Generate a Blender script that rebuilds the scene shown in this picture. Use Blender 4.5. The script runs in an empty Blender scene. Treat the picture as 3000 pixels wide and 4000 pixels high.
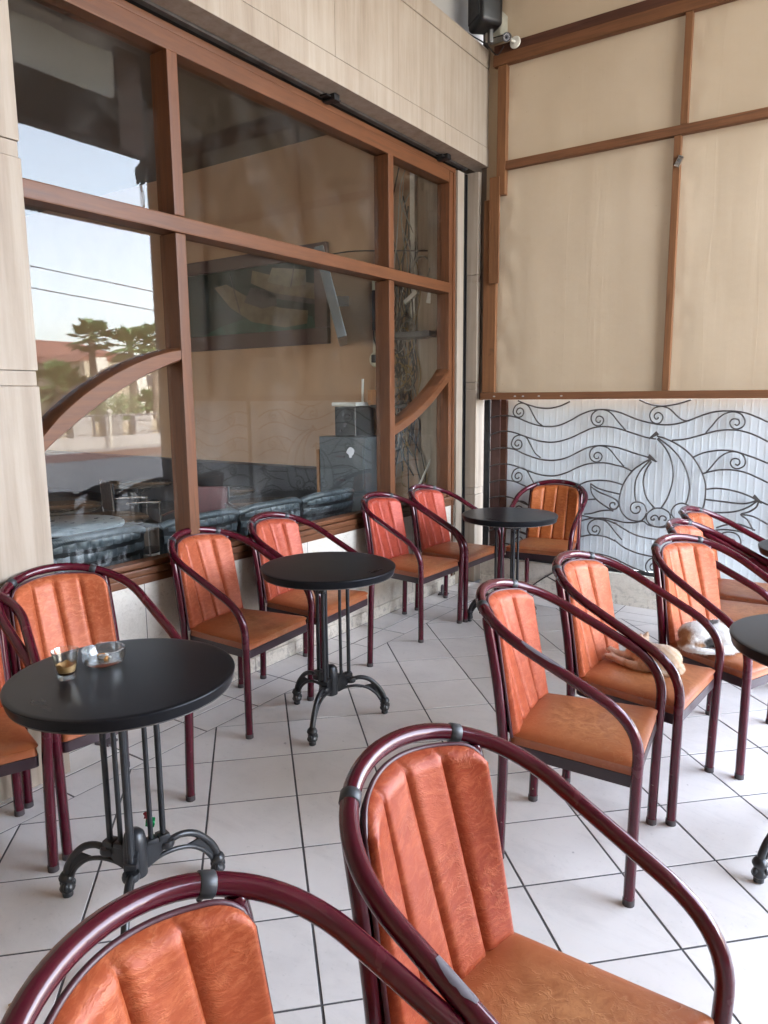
import bpy, bmesh, math, random
from mathutils import Vector, Matrix, Euler, noise

# ------------------------------------------------------------------ camera, sky, sun, exposure
scn = bpy.context.scene
R = math.radians
PI = math.pi
yaw, pit, rol = R(34.7299), R(9.0136), R(0.4909)
fwd = Vector((-math.sin(yaw)*math.cos(pit), math.cos(yaw)*math.cos(pit), -math.sin(pit)))
rt = Vector((math.cos(yaw), math.sin(yaw), 0))
dn = fwd.cross(rt)
r2 = rt*math.cos(rol) + dn*math.sin(rol)
d2 = -rt*math.sin(rol) + dn*math.cos(rol)
cam_data = bpy.data.cameras.new('camera')
cam = bpy.data.objects.new('camera', cam_data)
scn.collection.objects.link(cam)
cam.matrix_world = Matrix(((r2.x, -d2.x, -fwd.x, 2.97), (r2.y, -d2.y, -fwd.y, -5.50), (r2.z, -d2.z, -fwd.z, 1.60), (0, 0, 0, 1)))
cam_data.sensor_fit = 'HORIZONTAL'
cam_data.sensor_width = 36
cam_data.lens = 36*1571.3/1659
cam_data.clip_start = 0.05
cam_data.clip_end = 2000
scn.camera = cam

SUN_EL, SUN_AZ = R(50), R(276)          # azimuth clockwise from +Y: the sun stands behind the cafe building
world = bpy.data.worlds.new('World')
scn.world = world
world.use_nodes = True
wn = world.node_tree
sky = wn.nodes.new('ShaderNodeTexSky')
sky.sky_type = 'NISHITA'
sky.sun_disc = False
sky.sun_elevation = SUN_EL
sky.sun_rotation = SUN_AZ
sky.air_density = 1.0
sky.dust_density = 2.0
sky.ozone_density = 1.0
hz = wn.nodes.new('ShaderNodeHueSaturation')       # hazy, whitish daylight
hz.inputs['Saturation'].default_value = 0.50
wn.links.new(sky.outputs['Color'], hz.inputs['Color'])
wn.links.new(hz.outputs['Color'], wn.nodes['Background'].inputs['Color'])
wn.nodes['Background'].inputs['Strength'].default_value = 0.15
sd = bpy.data.lights.new('sun', 'SUN')
sd.energy = 2.0
sd.angle = R(0.6)
sd.color = (1.0, 0.95, 0.87)
sun = bpy.data.objects.new('sun', sd)
scn.collection.objects.link(sun)
sdir = Vector((math.sin(SUN_AZ)*math.cos(SUN_EL), math.cos(SUN_AZ)*math.cos(SUN_EL), math.sin(SUN_EL)))
sun.rotation_euler = sdir.to_track_quat('Z', 'Y').to_euler()
sun.location = sdir*60
vs = scn.view_settings
scn.display_settings.display_device = 'sRGB'
vs.view_transform = 'Standard'
vs.look = 'None'
vs.exposure = 5.15
vs.gamma = 1
vs.use_curve_mapping = False
scn.render.engine = 'CYCLES'
scn.cycles.max_bounces = 12
scn.cycles.diffuse_bounces = 6
scn.cycles.glossy_bounces = 6
scn.cycles.transmission_bounces = 8
scn.cycles.transparent_max_bounces = 16
scn.cycles.caustics_reflective = False
scn.cycles.caustics_refractive = False
rnd = random.Random(7)

# ------------------------------------------------------------------ materials
def lin(c):
    return tuple((x/12.92 if x <= 0.04045 else ((x+0.055)/1.055)**2.4) for x in c)

class NT:
    def __init__(s, name):
        s.m = bpy.data.materials.new(name); s.m.use_nodes = True
        s.t = s.m.node_tree; s.n = s.t.nodes; s.b = s.n['Principled BSDF']
    def new(s, typ, **kw):
        n = s.n.new('ShaderNode'+typ)
        for k, v in kw.items():
            if k in n.inputs: n.inputs[k].default_value = v
            else: setattr(n, k, v)
        return n
    def link(s, a, b): s.t.links.new(a, b)
    def coord(s, scale=(1, 1, 1), out='Object', loc=None):
        tc = s.new('TexCoord'); mp = s.new('Mapping'); mp.inputs['Scale'].default_value = scale
        if loc: mp.inputs['Location'].default_value = loc
        s.link(tc.outputs[out], mp.inputs['Vector']); return mp.outputs['Vector']
    def noise(s, vec, scale, detail=4, rough=0.55, dist=0.0):
        n = s.new('TexNoise'); n.inputs['Scale'].default_value = scale; n.inputs['Detail'].default_value = detail
        n.inputs['Roughness'].default_value = rough; n.inputs['Distortion'].default_value = dist
        s.link(vec, n.inputs['Vector']); return n.outputs['Fac']
    def ramp(s, fac, stops):
        r = s.new('ValToRGB'); cr = r.color_ramp
        while len(cr.elements) < len(stops): cr.elements.new(0.5)
        for e, (p, c) in zip(cr.elements, stops):
            e.position = p; e.color = (c[0], c[1], c[2], 1) if not isinstance(c, (int, float)) else (c, c, c, 1)
        s.link(fac, r.inputs['Fac']); return r.outputs['Color']
    def mix(s, fac, a, b, mode='MIX'):
        m = s.new('Mix', data_type='RGBA', blend_type=mode)
        for val, idx in ((fac, 0), (a, 6), (b, 7)):
            if isinstance(val, (int, float)): m.inputs[idx].default_value = val
            elif isinstance(val, tuple): m.inputs[idx].default_value = (val[0], val[1], val[2], 1)
            else: s.link(val, m.inputs[idx])
        return m.outputs[2]
    def math(s, op, a, b=0.0, c=None):
        m = s.new('Math', operation=op)
        for val, idx in ((a, 0), (b, 1), (c, 2)):
            if val is None: continue
            if isinstance(val, (int, float)): m.inputs[idx].default_value = val
            else: s.link(val, m.inputs[idx])
        return m.outputs[0]
    def bump(s, h, strength=0.3, dist=0.01, prev=None):
        b = s.new('Bump'); b.inputs['Strength'].default_value = strength; b.inputs['Distance'].default_value = dist
        s.link(h, b.inputs['Height'])
        if prev: s.link(prev, b.inputs['Normal'])
        return b.outputs['Normal']
    def col(s, c):
        if isinstance(c, tuple): s.b.inputs['Base Color'].default_value = (c[0], c[1], c[2], 1)
        else: s.link(c, s.b.inputs['Base Color'])
    def set(s, **kw):
        for k, v in kw.items():
            k = {'rough': 'Roughness', 'metal': 'Metallic', 'coat': 'Coat Weight', 'coatr': 'Coat Roughness', 'ior': 'IOR', 'spec': 'Specular IOR Level', 'trans': 'Transmission Weight', 'normal': 'Normal', 'sheen': 'Sheen Weight'}[k]
            if isinstance(v, (int, float)): s.b.inputs[k].default_value = v
            else: s.link(v, s.b.inputs[k])
        return s

M = {}
def plain(name, c, rough=0.5, metal=0.0, var=0.12, scale=18, bump=0.0, coat=0.0, spec=0.5):
    t = NT(name); v = t.coord(); f = t.noise(v, scale, 5)
    dark = tuple(x*(1-var) for x in c); light = tuple(min(1, x*(1+var)) for x in c)
    t.col(t.ramp(f, [(0.3, dark), (0.7, light)]))
    t.set(rough=t.ramp(f, [(0.3, max(0, rough-0.05)), (0.7, min(1, rough+0.07))]), metal=metal, coat=coat, spec=spec)
    if bump: t.set(normal=t.bump(t.noise(v, scale*6, 3), bump, 0.004))
    M[name] = t.m
    return t

def m_tile():
    t = NT('floor_tile_ceramic'); v = t.coord(out='Generated')
    g = t.new('NewGeometry'); oi = t.new('ObjectInfo')
    f = t.noise(g.outputs['Position'], 3.5, 6, 0.62); f2 = t.noise(g.outputs['Position'], 55, 4, 0.6)
    base = t.ramp(f, [(0.28, (0.65, 0.61, 0.585)), (0.5, (0.725, 0.68, 0.65)), (0.75, (0.755, 0.715, 0.685))])
    tint = t.ramp(oi.outputs['Random'], [(0, 0.90), (1, 1.0)])
    c = t.mix(1.0, base, tint, 'MULTIPLY')
    grime = t.ramp(f2, [(0.60, 0.0), (0.74, 0.4)])
    c = t.mix(t.math('MULTIPLY', grime, t.ramp(f, [(0.4, 1.0), (0.62, 0.15)])), c, (0.36, 0.33, 0.31))
    wipe = t.new('Mapping'); wipe.inputs['Scale'].default_value = (1.0, 3.2, 1); wipe.inputs['Rotation'].default_value = (0, 0, 0.6); t.link(g.outputs['Position'], wipe.inputs['Vector'])
    c = t.mix(t.ramp(t.noise(wipe.outputs[0], 2.4, 7, 0.7, 1.0), [(0.52, 0.0), (0.72, 0.30)]), c, (0.43, 0.40, 0.385))
    spot = t.ramp(t.noise(g.outputs['Position'], 19, 2, 0.4), [(0.755, 0.0), (0.775, 0.55)])
    c = t.mix(spot, c, (0.22, 0.20, 0.19))
    t.col(c); t.set(rough=t.ramp(f2, [(0.3, 0.34), (0.75, 0.5)]), normal=t.bump(f2, 0.04, 0.003), spec=0.45)
    M['tile'] = t.m
m_tile()
plain('grout', (0.075, 0.072, 0.074), 0.9, var=0.3, scale=40)

def m_stone():
    # travertine cladding: vertical streaks, tan
    t = NT('travertine'); g = t.new('NewGeometry')
    mp = t.new('Mapping'); mp.inputs['Scale'].default_value = (5.5, 5.5, 0.33); t.link(g.outputs['Position'], mp.inputs['Vector'])
    f = t.noise(mp.outputs[0], 2.6, 8, 0.68, 0.4)
    mp2 = t.new('Mapping'); mp2.inputs['Scale'].default_value = (13, 13, 0.5); t.link(g.outputs['Position'], mp2.inputs['Vector'])
    f2 = t.noise(mp2.outputs[0], 1.6, 5, 0.7)
    f3 = t.noise(g.outputs['Position'], 1.2, 4, 0.6)
    c = t.ramp(f, [(0.25, (0.225, 0.17, 0.122)), (0.45, (0.305, 0.242, 0.184)), (0.62, (0.35, 0.287, 0.225)), (0.8, (0.33, 0.265, 0.206))])
    c = t.mix(t.ramp(f2, [(0.48, 0.0), (0.74, 0.6)]), c, (0.215, 0.155, 0.11))
    c = t.mix(t.ramp(f3, [(0.45, 0.0), (0.75, 0.35)]), c, (0.44, 0.385, 0.32))
    t.col(c); t.set(rough=0.62, normal=t.bump(t.noise(g.outputs['Position'], 60, 4), 0.12, 0.004))
    M['stone'] = t.m
m_stone()

def m_marble():
    t = NT('pale_marble'); g = t.new('NewGeometry')
    f = t.noise(g.outputs['Position'], 2.2, 5, 0.6)
    vo = t.new('TexVoronoi', feature='F1'); vo.inputs['Scale'].default_value = 26; vo.inputs['Randomness'].default_value = 1
    mp = t.new('Mapping'); mp.inputs['Scale'].default_value = (1, 1, 1.7); mp.inputs['Rotation'].default_value = (0.6, 0, 0)
    nd = t.new('TexNoise'); nd.inputs['Scale'].default_value = 9; nd.inputs['Detail'].default_value = 3
    t.link(g.outputs['Position'], nd.inputs['Vector'])
    va = t.new('VectorMath', operation='MULTIPLY_ADD'); va.inputs[1].default_value = (0.16, 0.16, 0.16)
    t.link(nd.outputs['Color'], va.inputs[0]); t.link(g.outputs['Position'], va.inputs[2])
    t.link(va.outputs[0], mp.inputs['Vector']); t.link(mp.outputs[0], vo.inputs['Vector'])
    flecks = t.ramp(vo.outputs['Distance'], [(0.0, 1.0), (0.18, 0.7), (0.3, 0.0)])
    c = t.ramp(f, [(0.3, (0.56, 0.50, 0.425)), (0.65, (0.67, 0.615, 0.54))])
    c = t.mix(t.math('MULTIPLY', flecks, t.ramp(t.noise(g.outputs['Position'], 7, 3), [(0.44, 0.0), (0.62, 0.7)])), c, (0.38, 0.31, 0.24))
    vein = t.ramp(t.noise(g.outputs['Position'], 14, 6, 0.7, 1.5), [(0.47, 0.0), (0.5, 0.28), (0.53, 0.0)])
    c = t.mix(vein, c, (0.33, 0.27, 0.21))
    # scuffs and splashes near the floor
    sx = t.new('SeparateXYZ'); t.link(g.outputs['Position'], sx.inputs[0])
    low = t.ramp(sx.outputs['Z'], [(0.03, 0.75), (0.2, 0.0)])
    c = t.mix(t.math('MULTIPLY', low, t.ramp(t.noise(g.outputs['Position'], 20, 6, 0.7), [(0.5, 0.0), (0.62, 1.0)])), c, (0.27, 0.24, 0.21))
    t.col(c); t.set(rough=0.38, normal=t.bump(vein, 0.05, 0.002)); M['marble'] = t.m
m_marble()

def m_wood(name, c, stretch=(14, 14, 0.9), rough=0.42, coat=0.15, axis_pos=True):
    t = NT(name); v = t.coord(stretch) if not axis_pos else None
    if axis_pos:
        g = t.new('NewGeometry'); mp = t.new('Mapping'); mp.inputs['Scale'].default_value = stretch
        t.link(g.outputs['Position'], mp.inputs['Vector']); v = mp.outputs[0]; pos = g.outputs['Position']
    f = t.noise(v, 3.0, 7, 0.65, 0.6); f2 = t.noise(pos, 2.2, 4)
    d = tuple(x*0.62 for x in c); l = tuple(x*1.32 for x in c)
    col = t.ramp(f, [(0.25, d), (0.5, c), (0.75, l)])
    col = t.mix(t.ramp(f2, [(0.48, 0.0), (0.75, 0.4)]), col, tuple(x*0.6 for x in c))
    knot = t.ramp(t.noise(pos, 6.5, 2), [(0.74, 0.0), (0.8, 0.6)])
    col = t.mix(knot, col, tuple(x*0.25 for x in c))
    wear = t.ramp(t.noise(v, 9, 5, 0.7), [(0.66, 0.0), (0.82, 0.3)])
    col = t.mix(wear, col, (0.30, 0.18, 0.11))
    t.col(col); t.set(rough=t.ramp(f, [(0.2, rough), (0.8, rough+0.15)]), coat=coat, coatr=0.25, spec=0.3, normal=t.bump(f, 0.12, 0.003)); M[name] = t.m
m_wood('wood_v', (0.122, 0.043, 0.016), coat=0.08)
m_wood('wood_h', (0.122, 0.043, 0.016), (14, 0.9, 14), coat=0.08)
m_wood('batten_v', (0.185, 0.080, 0.033), (16, 16, 0.8), 0.55, 0.0)
m_wood('batten_h', (0.160, 0.067, 0.029), (0.8, 16, 16), 0.55, 0.0)
m_wood('batten_dark', (0.085, 0.033, 0.019), (0.8, 16, 16), 0.55, 0.0)
m_wood('brown_post', (0.085, 0.042, 0.034), (16, 16, 0.8), 0.5, 0.0)
m_wood('cabinet_wood', (0.36, 0.17, 0.075), (10, 10, 0.8), 0.5, 0.0)

def m_cloth():
    t = NT('beige_canvas'); g = t.new('NewGeometry'); pos = g.outputs['Position']
    f = t.noise(pos, 0.9, 4, 0.55); f2 = t.noise(pos, 9, 6, 0.6)
    mp = t.new('Mapping'); mp.inputs['Scale'].default_value = (420, 420, 420); t.link(pos, mp.inputs['Vector'])
    w = t.new('TexWave', wave_type='BANDS', bands_direction='Z'); w.inputs['Scale'].default_value = 1.0; w.inputs['Distortion'].default_value = 1.2; t.link(mp.outputs[0], w.inputs['Vector'])
    mpv = t.new('Mapping'); mpv.inputs['Scale'].default_value = (4, 4, 0.22); t.link(pos, mpv.inputs['Vector'])
    fold = t.noise(mpv.outputs[0], 1.6, 4, 0.6)
    c = t.ramp(f, [(0.3, (0.395, 0.303, 0.206)), (0.7, (0.45, 0.355, 0.253))])
    c = t.mix(t.ramp(f2, [(0.62, 0.0), (0.82, 0.22)]), c, (0.36, 0.26, 0.16))
    c = t.mix(t.ramp(t.noise(pos, 30, 2), [(0.74, 0.0), (0.79, 0.25)]), c, (0.22, 0.16, 0.10))
    t.col(c); mpc = t.new('Mapping'); mpc.inputs['Scale'].default_value = (2.2, 2.2, 0.10); t.link(pos, mpc.inputs['Vector']); crs = t.ramp(t.noise(mpc.outputs[0], 2.0, 3, 0.5), [(0.485, 0.0), (0.5, 1.0), (0.515, 0.0)])
    n = t.bump(fold, 0.16, 0.03); n = t.bump(crs, 0.10, 0.006, n); n = t.bump(t.noise(pos, 5, 3), 0.15, 0.02, n)
    n = t.bump(w.outputs['Fac'], 0.06, 0.001, n)
    t.set(rough=0.85, normal=n, spec=0.2)
    tl = t.new('BsdfTranslucent'); t.link(c, tl.inputs['Color']); ms = t.new('MixShader'); ms.inputs[0].default_value = 0.04
    t.link(t.b.outputs[0], ms.inputs[1]); t.link(tl.outputs[0], ms.inputs[2]); t.link(ms.outputs[0], t.n['Material Output'].inputs['Surface']); M['cloth'] = t.m
m_cloth()
def m_awning():
    t = NT('awning_cloth'); g = t.new('NewGeometry'); c = t.ramp(t.noise(g.outputs['Position'], 1.5, 5), [(0.3, (0.46, 0.42, 0.35)), (0.7, (0.56, 0.52, 0.45))])
    t.col(c); t.set(rough=0.9); tl = t.new('BsdfTranslucent'); t.link(c, tl.inputs['Color']); ms = t.new('MixShader'); ms.inputs[0].default_value = 0.45
    t.link(t.b.outputs[0], ms.inputs[1]); t.link(tl.outputs[0], ms.inputs[2]); t.link(ms.outputs[0], t.n['Material Output'].inputs['Surface']); M['awning'] = t.m
m_awning()

def m_leather():
    t = NT('orange_vinyl'); oi = t.new('ObjectInfo'); tc = t.new('TexCoord')
    off = t.new('VectorMath', operation='MULTIPLY_ADD'); off.inputs[1].default_value = (7.3, 3.1, 5.7)
    cb = t.new('CombineXYZ')
    for i in range(3): t.link(oi.outputs['Random'], cb.inputs[i])
    t.link(cb.outputs[0], off.inputs[0]); t.link(tc.outputs['Object'], off.inputs[2]); v = off.outputs[0]
    f = t.noise(v, 5, 5, 0.6)
    nd = t.new('TexNoise'); nd.inputs['Scale'].default_value = 7; nd.inputs['Detail'].default_value = 3; t.link(v, nd.inputs['Vector'])
    va = t.new('VectorMath', operation='MULTIPLY_ADD'); va.inputs[1].default_value = (0.09, 0.09, 0.09); t.link(nd.outputs['Color'], va.inputs[0]); t.link(v, va.inputs[2])
    def ridge(scale, st, rot, lo):
        mp = t.new('Mapping'); mp.inputs['Scale'].default_value = st; mp.inputs['Rotation'].default_value = rot; t.link(va.outputs[0], mp.inputs['Vector'])
        n = t.noise(mp.outputs[0], scale, 4, 0.6)
        return t.ramp(n, [(lo, 0.0), (0.5, 1.0), (1-lo, 0.0)])
    r1 = ridge(24, (1, 0.45, 1.5), (0.25, 0, 0), 0.462); r2 = ridge(48, (1, 0.5, 1.6), (-0.5, 0, 0), 0.44)
    cre = t.math('MAXIMUM', t.math('MULTIPLY', r1, t.ramp(t.noise(v, 8, 3), [(0.40, 0.0), (0.58, 1.0)])), t.math('MULTIPLY', r2, t.ramp(t.noise(v, 11, 3), [(0.45, 0.0), (0.62, 0.7)])))
    mp3 = t.new('Mapping'); mp3.inputs['Scale'].default_value = (3, 1.0, 3.2); mp3.inputs['Rotation'].default_value = (0.45, 0.0, 0.0); t.link(va.outputs[0], mp3.inputs['Vector'])
    streak = t.noise(mp3.outputs[0], 26, 6, 0.68, 0.4); fine = t.noise(v, 150, 4, 0.7)
    c = t.ramp(f, [(0.25, (0.245, 0.046, 0.0150)), (0.5, (0.310, 0.066, 0.0225)), (0.78, (0.375, 0.090, 0.033))])
    c = t.mix(t.ramp(streak, [(0.46, 0.0), (0.72, 0.75)]), c, (0.50, 0.150, 0.060))
    c = t.mix(t.ramp(t.noise(mp3.outputs[0], 9, 4, 0.6), [(0.35, 0.28), (0.52, 0.0)]), c, (0.21, 0.036, 0.012))
    c = t.mix(t.math('MULTIPLY', cre, 0.22), c, (0.48, 0.19, 0.08))
    hs = t.new('HueSaturation'); hs.inputs['Saturation'].default_value = 1.0
    t.link(t.ramp(oi.outputs['Random'], [(0, 0.492), (1, 0.506)]), hs.inputs['Hue'])
    t.link(t.ramp(oi.outputs['Random'], [(0, 0.92), (1, 1.08)]), hs.inputs['Value']); t.link(c, hs.inputs['Color'])
    t.col(t.mix(1.0, hs.outputs[0], oi.outputs['Color'], 'MULTIPLY'))
    n = t.bump(cre, 0.17, 0.003); n = t.bump(streak, 0.19, 0.003, n); n = t.bump(fine, 0.05, 0.001, n)
    t.set(rough=t.ramp(f, [(0.2, 0.31), (0.8, 0.42)]), normal=n, spec=0.2, metal=0.1); M['leather'] = t.m
m_leather()

def m_seat():
    # the seats are the same vinyl, rubbed browner and duller where people sit
    t = NT('worn_seat_vinyl'); oi = t.new('ObjectInfo'); tc = t.new('TexCoord')
    off = t.new('VectorMath', operation='MULTIPLY_ADD'); off.inputs[1].default_value = (5.3, 9.1, 2.7)
    cb = t.new('CombineXYZ')
    for i in range(3): t.link(oi.outputs['Random'], cb.inputs[i])
    t.link(cb.outputs[0], off.inputs[0]); t.link(tc.outputs['Object'], off.inputs[2]); v = off.outputs[0]
    nd = t.new('TexNoise'); nd.inputs['Scale'].default_value = 9; nd.inputs['Detail'].default_value = 4; t.link(v, nd.inputs['Vector'])
    va = t.new('VectorMath', operation='MULTIPLY_ADD'); va.inputs[1].default_value = (0.14, 0.14, 0.14); t.link(nd.outputs['Color'], va.inputs[0]); t.link(v, va.inputs[2])
    n1 = t.noise(va.outputs[0], 13, 4, 0.6); n2 = t.noise(va.outputs[0], 27, 4, 0.6)
    r1 = t.ramp(n1, [(0.474, 0.0), (0.5, 1.0), (0.526, 0.0)]); r2 = t.ramp(n2, [(0.465, 0.0), (0.5, 1.0), (0.535, 0.0)])
    cre = t.math('MAXIMUM', t.math('MULTIPLY', r1, t.ramp(t.noise(v, 7, 3), [(0.45, 0.0), (0.6, 1.0)])), t.math('MULTIPLY', r2, t.ramp(t.noise(v, 9, 3), [(0.5, 0.0), (0.62, 0.6)])))
    streak = t.noise(va.outputs[0], 30, 6, 0.7, 0.6); f = t.noise(v, 4.5, 4, 0.6)
    # wear: distance from the middle of the seat in its own coordinates
    sx = t.new('SeparateXYZ'); t.link(tc.outputs['Object'], sx.inputs[0])
    r = t.math('SQRT', t.math('ADD', t.math('POWER', t.math('ABSOLUTE', t.math('SUBTRACT', sx.outputs['X'], 0.04)), 2), t.math('POWER', t.math('ABSOLUTE', sx.outputs['Y']), 2)))
    worn = t.ramp(t.math('ADD', r, t.math('MULTIPLY', t.math('SUBTRACT', f, 0.5), 0.16)), [(0.08, 0.85), (0.235, 0.0)])
    c = t.ramp(f, [(0.25, (0.27, 0.066, 0.019)), (0.75, (0.37, 0.105, 0.033))])
    c = t.mix(worn, c, t.ramp(streak, [(0.36, (0.30, 0.105, 0.036)), (0.62, (0.50, 0.225, 0.092))]))
    c = t.mix(t.math('MULTIPLY', cre, 0.25), c, (0.50, 0.24, 0.10))
    t.col(c); n = t.bump(cre, 0.22, 0.003); n = t.bump(streak, 0.20, 0.003, n)
    t.set(rough=t.ramp(f, [(0.2, 0.33), (0.8, 0.46)]), normal=n, spec=0.65, metal=0.08); M['seat'] = t.m
m_seat()

def m_tube():
    t = NT('burgundy_paint'); tc = t.new('TexCoord'); f = t.noise(tc.outputs['Object'], 9, 4); f2 = t.noise(tc.outputs['Object'], 46, 3)
    c = t.ramp(f, [(0.3, (0.050, 0.0022, 0.0085)), (0.7, (0.078, 0.0040, 0.0135))])
    chip = t.ramp(f2, [(0.685, 0.0), (0.70, 1.0)])
    sx = t.new('SeparateXYZ'); t.link(tc.outputs['Object'], sx.inputs[0])
    chip = t.math('MULTIPLY', chip, t.ramp(sx.outputs['Z'], [(0.02, 1.0), (0.32, 0.0)]))
    c = t.mix(chip, c, (0.22, 0.13, 0.12))
    t.col(c); t.set(rough=t.ramp(f, [(0.3, 0.2), (0.8, 0.3)]), metal=0.1, coat=0.6, coatr=0.05, spec=0.2); M['tube'] = t.m
m_tube()
plain('seat_frame_paint', (0.030, 0.013, 0.018), 0.38, 0.2, coat=0.3)
plain('piping', (0.055, 0.012, 0.018), 0.4)
plain('rubber_strap', (0.028, 0.030, 0.034), 0.42, 0.0, spec=0.5)
plain('rubber_foot', (0.05, 0.04, 0.042), 0.7)
plain('paper_grey', (0.20, 0.20, 0.195), 0.9)
plain('bare_metal', (0.085, 0.070, 0.080), 0.55, 0.2)

def m_table():
    t = NT('black_tabletop'); tc = t.new('TexCoord'); f = t.noise(tc.outputs['Object'], 3, 5, 0.65, 1.2); f2 = t.noise(tc.outputs['Object'], 180, 2)
    t.col(t.ramp(f, [(0.3, (0.0075, 0.0075, 0.009)), (0.7, (0.012, 0.012, 0.014))]))
    speck = t.ramp(f2, [(0.76, 0.0), (0.8, 1.0)])
    t.set(rough=t.ramp(f, [(0.3, 0.27), (0.75, 0.31)]), spec=0.12); M['table'] = t.m
m_table()
plain('cast_iron', (0.020, 0.021, 0.024), 0.36, 0.3, var=0.3, scale=22, bump=0.08, coat=0.25)
plain('table_edge', (0.13, 0.115, 0.105), 0.5)
plain('wrought_iron', (0.075, 0.068, 0.066), 0.5, 0.35, var=0.45, scale=30, bump=0.1)
plain('dark_steel', (0.022, 0.021, 0.022), 0.5, 0.5, var=0.4, scale=25, bump=0.1)
plain('grey_steel', (0.13, 0.125, 0.12), 0.5, 0.6, var=0.35, scale=9)
plain('slot_dark', (0.012, 0.010, 0.009), 0.9)
plain('plaster_white', (0.36, 0.35, 0.335), 0.85, var=0.06, scale=4, bump=0.05)
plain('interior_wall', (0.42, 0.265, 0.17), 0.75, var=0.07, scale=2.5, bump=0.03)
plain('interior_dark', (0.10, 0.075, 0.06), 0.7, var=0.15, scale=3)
plain('ceiling_brown', (0.38, 0.35, 0.315), 0.8, var=0.1, scale=2)
plain('valance_dark', (0.035, 0.034, 0.042), 0.75, var=0.2, scale=4)
plain('post_grey', (0.075, 0.066, 0.066), 0.6, var=0.2, scale=6)

def m_sheet():
    t = NT('white_sheet_metal'); g = t.new('NewGeometry'); pos = g.outputs['Position']; f = t.noise(pos, 1.4, 5, 0.6)
    sx = t.new('SeparateXYZ'); t.link(pos, sx.inputs[0])
    low = t.ramp(sx.outputs['Z'], [(0.2, 0.8), (0.9, 0.12)])
    spots = t.math('MULTIPLY', low, t.ramp(t.noise(pos, 60, 3, 0.6), [(0.62, 0.0), (0.72, 0.7)]))
    c = t.ramp(f, [(0.3, (0.60, 0.64, 0.67)), (0.7, (0.68, 0.72, 0.75))])
    c = t.mix(spots, c, (0.22, 0.22, 0.22))
    t.col(c); t.set(rough=0.45, spec=0.4); M['sheet'] = t.m
m_sheet()

def m_pane():
    # thin window glass: mirror share grows towards grazing, the rest passes straight through
    t = NT('window_glass'); t.n.remove(t.b); out = t.n['Material Output']
    lw = t.new('LayerWeight'); lw.inputs['Blend'].default_value = 0.5
    fac = t.math('ADD', 0.020, t.math('MULTIPLY', 0.95, t.math('POWER', lw.outputs['Facing'], 4.2)))
    tc = t.new('TexCoord'); dust = t.ramp(t.noise(tc.outputs['Object'], 3, 6, 0.7), [(0.5, 0.0), (0.85, 0.05)])
    tr = t.new('BsdfTransparent'); tr.inputs['Color'].default_value = (0.93, 0.94, 0.93, 1)
    gl = t.new('BsdfGlossy'); gl.inputs['Roughness'].default_value = 0.0; gl.inputs['Color'].default_value = (1, 1, 1, 1)
    df = t.new('BsdfDiffuse'); df.inputs['Color'].default_value = (0.5, 0.48, 0.45, 1)
    t.link(t.bump(t.noise(tc.outputs['Object'], 1.1, 1), 0.035, 0.02), gl.inputs['Normal'])
    m1 = t.new('MixShader'); m2 = t.new('MixShader')
    t.link(fac, m1.inputs[0]); t.link(tr.outputs[0], m1.inputs[1]); t.link(gl.outputs[0], m1.inputs[2])
    t.link(dust, m2.inputs[0]); t.link(m1.outputs[0], m2.inputs[1]); t.link(df.outputs[0], m2.inputs[2])
    t.link(m2.outputs[0], out.inputs['Surface']); M['pane'] = t.m
m_pane()

def m_glass():
    # thin-walled tableware: see-through with mirror edges
    t = NT('clear_glass'); t.n.remove(t.b); out = t.n['Material Output']
    lw = t.new('LayerWeight'); lw.inputs['Blend'].default_value = 0.5
    fac = t.math('ADD', 0.08, t.math('MULTIPLY', 0.85, t.math('POWER', lw.outputs['Facing'], 2.0)))
    tr = t.new('BsdfTransparent'); t.link(t.ramp(lw.outputs['Facing'], [(0.2, (0.985, 0.99, 0.985)), (0.95, (0.80, 0.83, 0.83))]), tr.inputs['Color'])
    gl = t.new('BsdfGlossy'); gl.inputs['Roughness'].default_value = 0.03
    m1 = t.new('MixShader'); t.link(fac, m1.inputs[0]); t.link(tr.outputs[0], m1.inputs[1]); t.link(gl.outputs[0], m1.inputs[2]); t.link(m1.outputs[0], out.inputs['Surface']); M['glass'] = t.m
m_glass()
plain('coffee', (0.055, 0.018, 0.006), 0.2); plain('coffee_foam', (0.60, 0.36, 0.15), 0.6, var=0.3, scale=60)
plain('cigarette_filter', (0.62, 0.30, 0.10), 0.8); plain('cigarette_paper', (0.75, 0.74, 0.71), 0.8); plain('foil', (0.65, 0.65, 0.66), 0.3, 0.9)
plain('wrapper_green', (0.01, 0.32, 0.10), 0.25, 0.5); plain('wrapper_red', (0.30, 0.03, 0.04), 0.3, 0.4)
plain('speaker_black', (0.010, 0.010, 0.011), 0.35, bump=0.05); plain('camera_white', (0.62, 0.60, 0.54), 0.5); plain('camera_black', (0.02, 0.02, 0.025), 0.3)
plain('lens_glass', (0.20, 0.22, 0.27), 0.12, 0.3); plain('box_plastic', (0.35, 0.34, 0.28), 0.6)
plain('white_plastic', (0.66, 0.65, 0.62), 0.45); plain('cream_plastic', (0.60, 0.56, 0.42), 0.5); plain('black_plastic', (0.016, 0.017, 0.019), 0.35); plain('tv_grey', (0.09, 0.10, 0.11), 0.35, 0.3)
plain('cable_black', (0.02, 0.018, 0.018), 0.5); plain('cable_white', (0.26, 0.25, 0.23), 0.5); plain('cable_yellow', (0.24, 0.145, 0.03), 0.5)
plain('wicker', (0.065, 0.078, 0.088), 0.42, var=0.3, scale=50, spec=0.5); plain('bench_dark', (0.022, 0.021, 0.024), 0.45)
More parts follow.
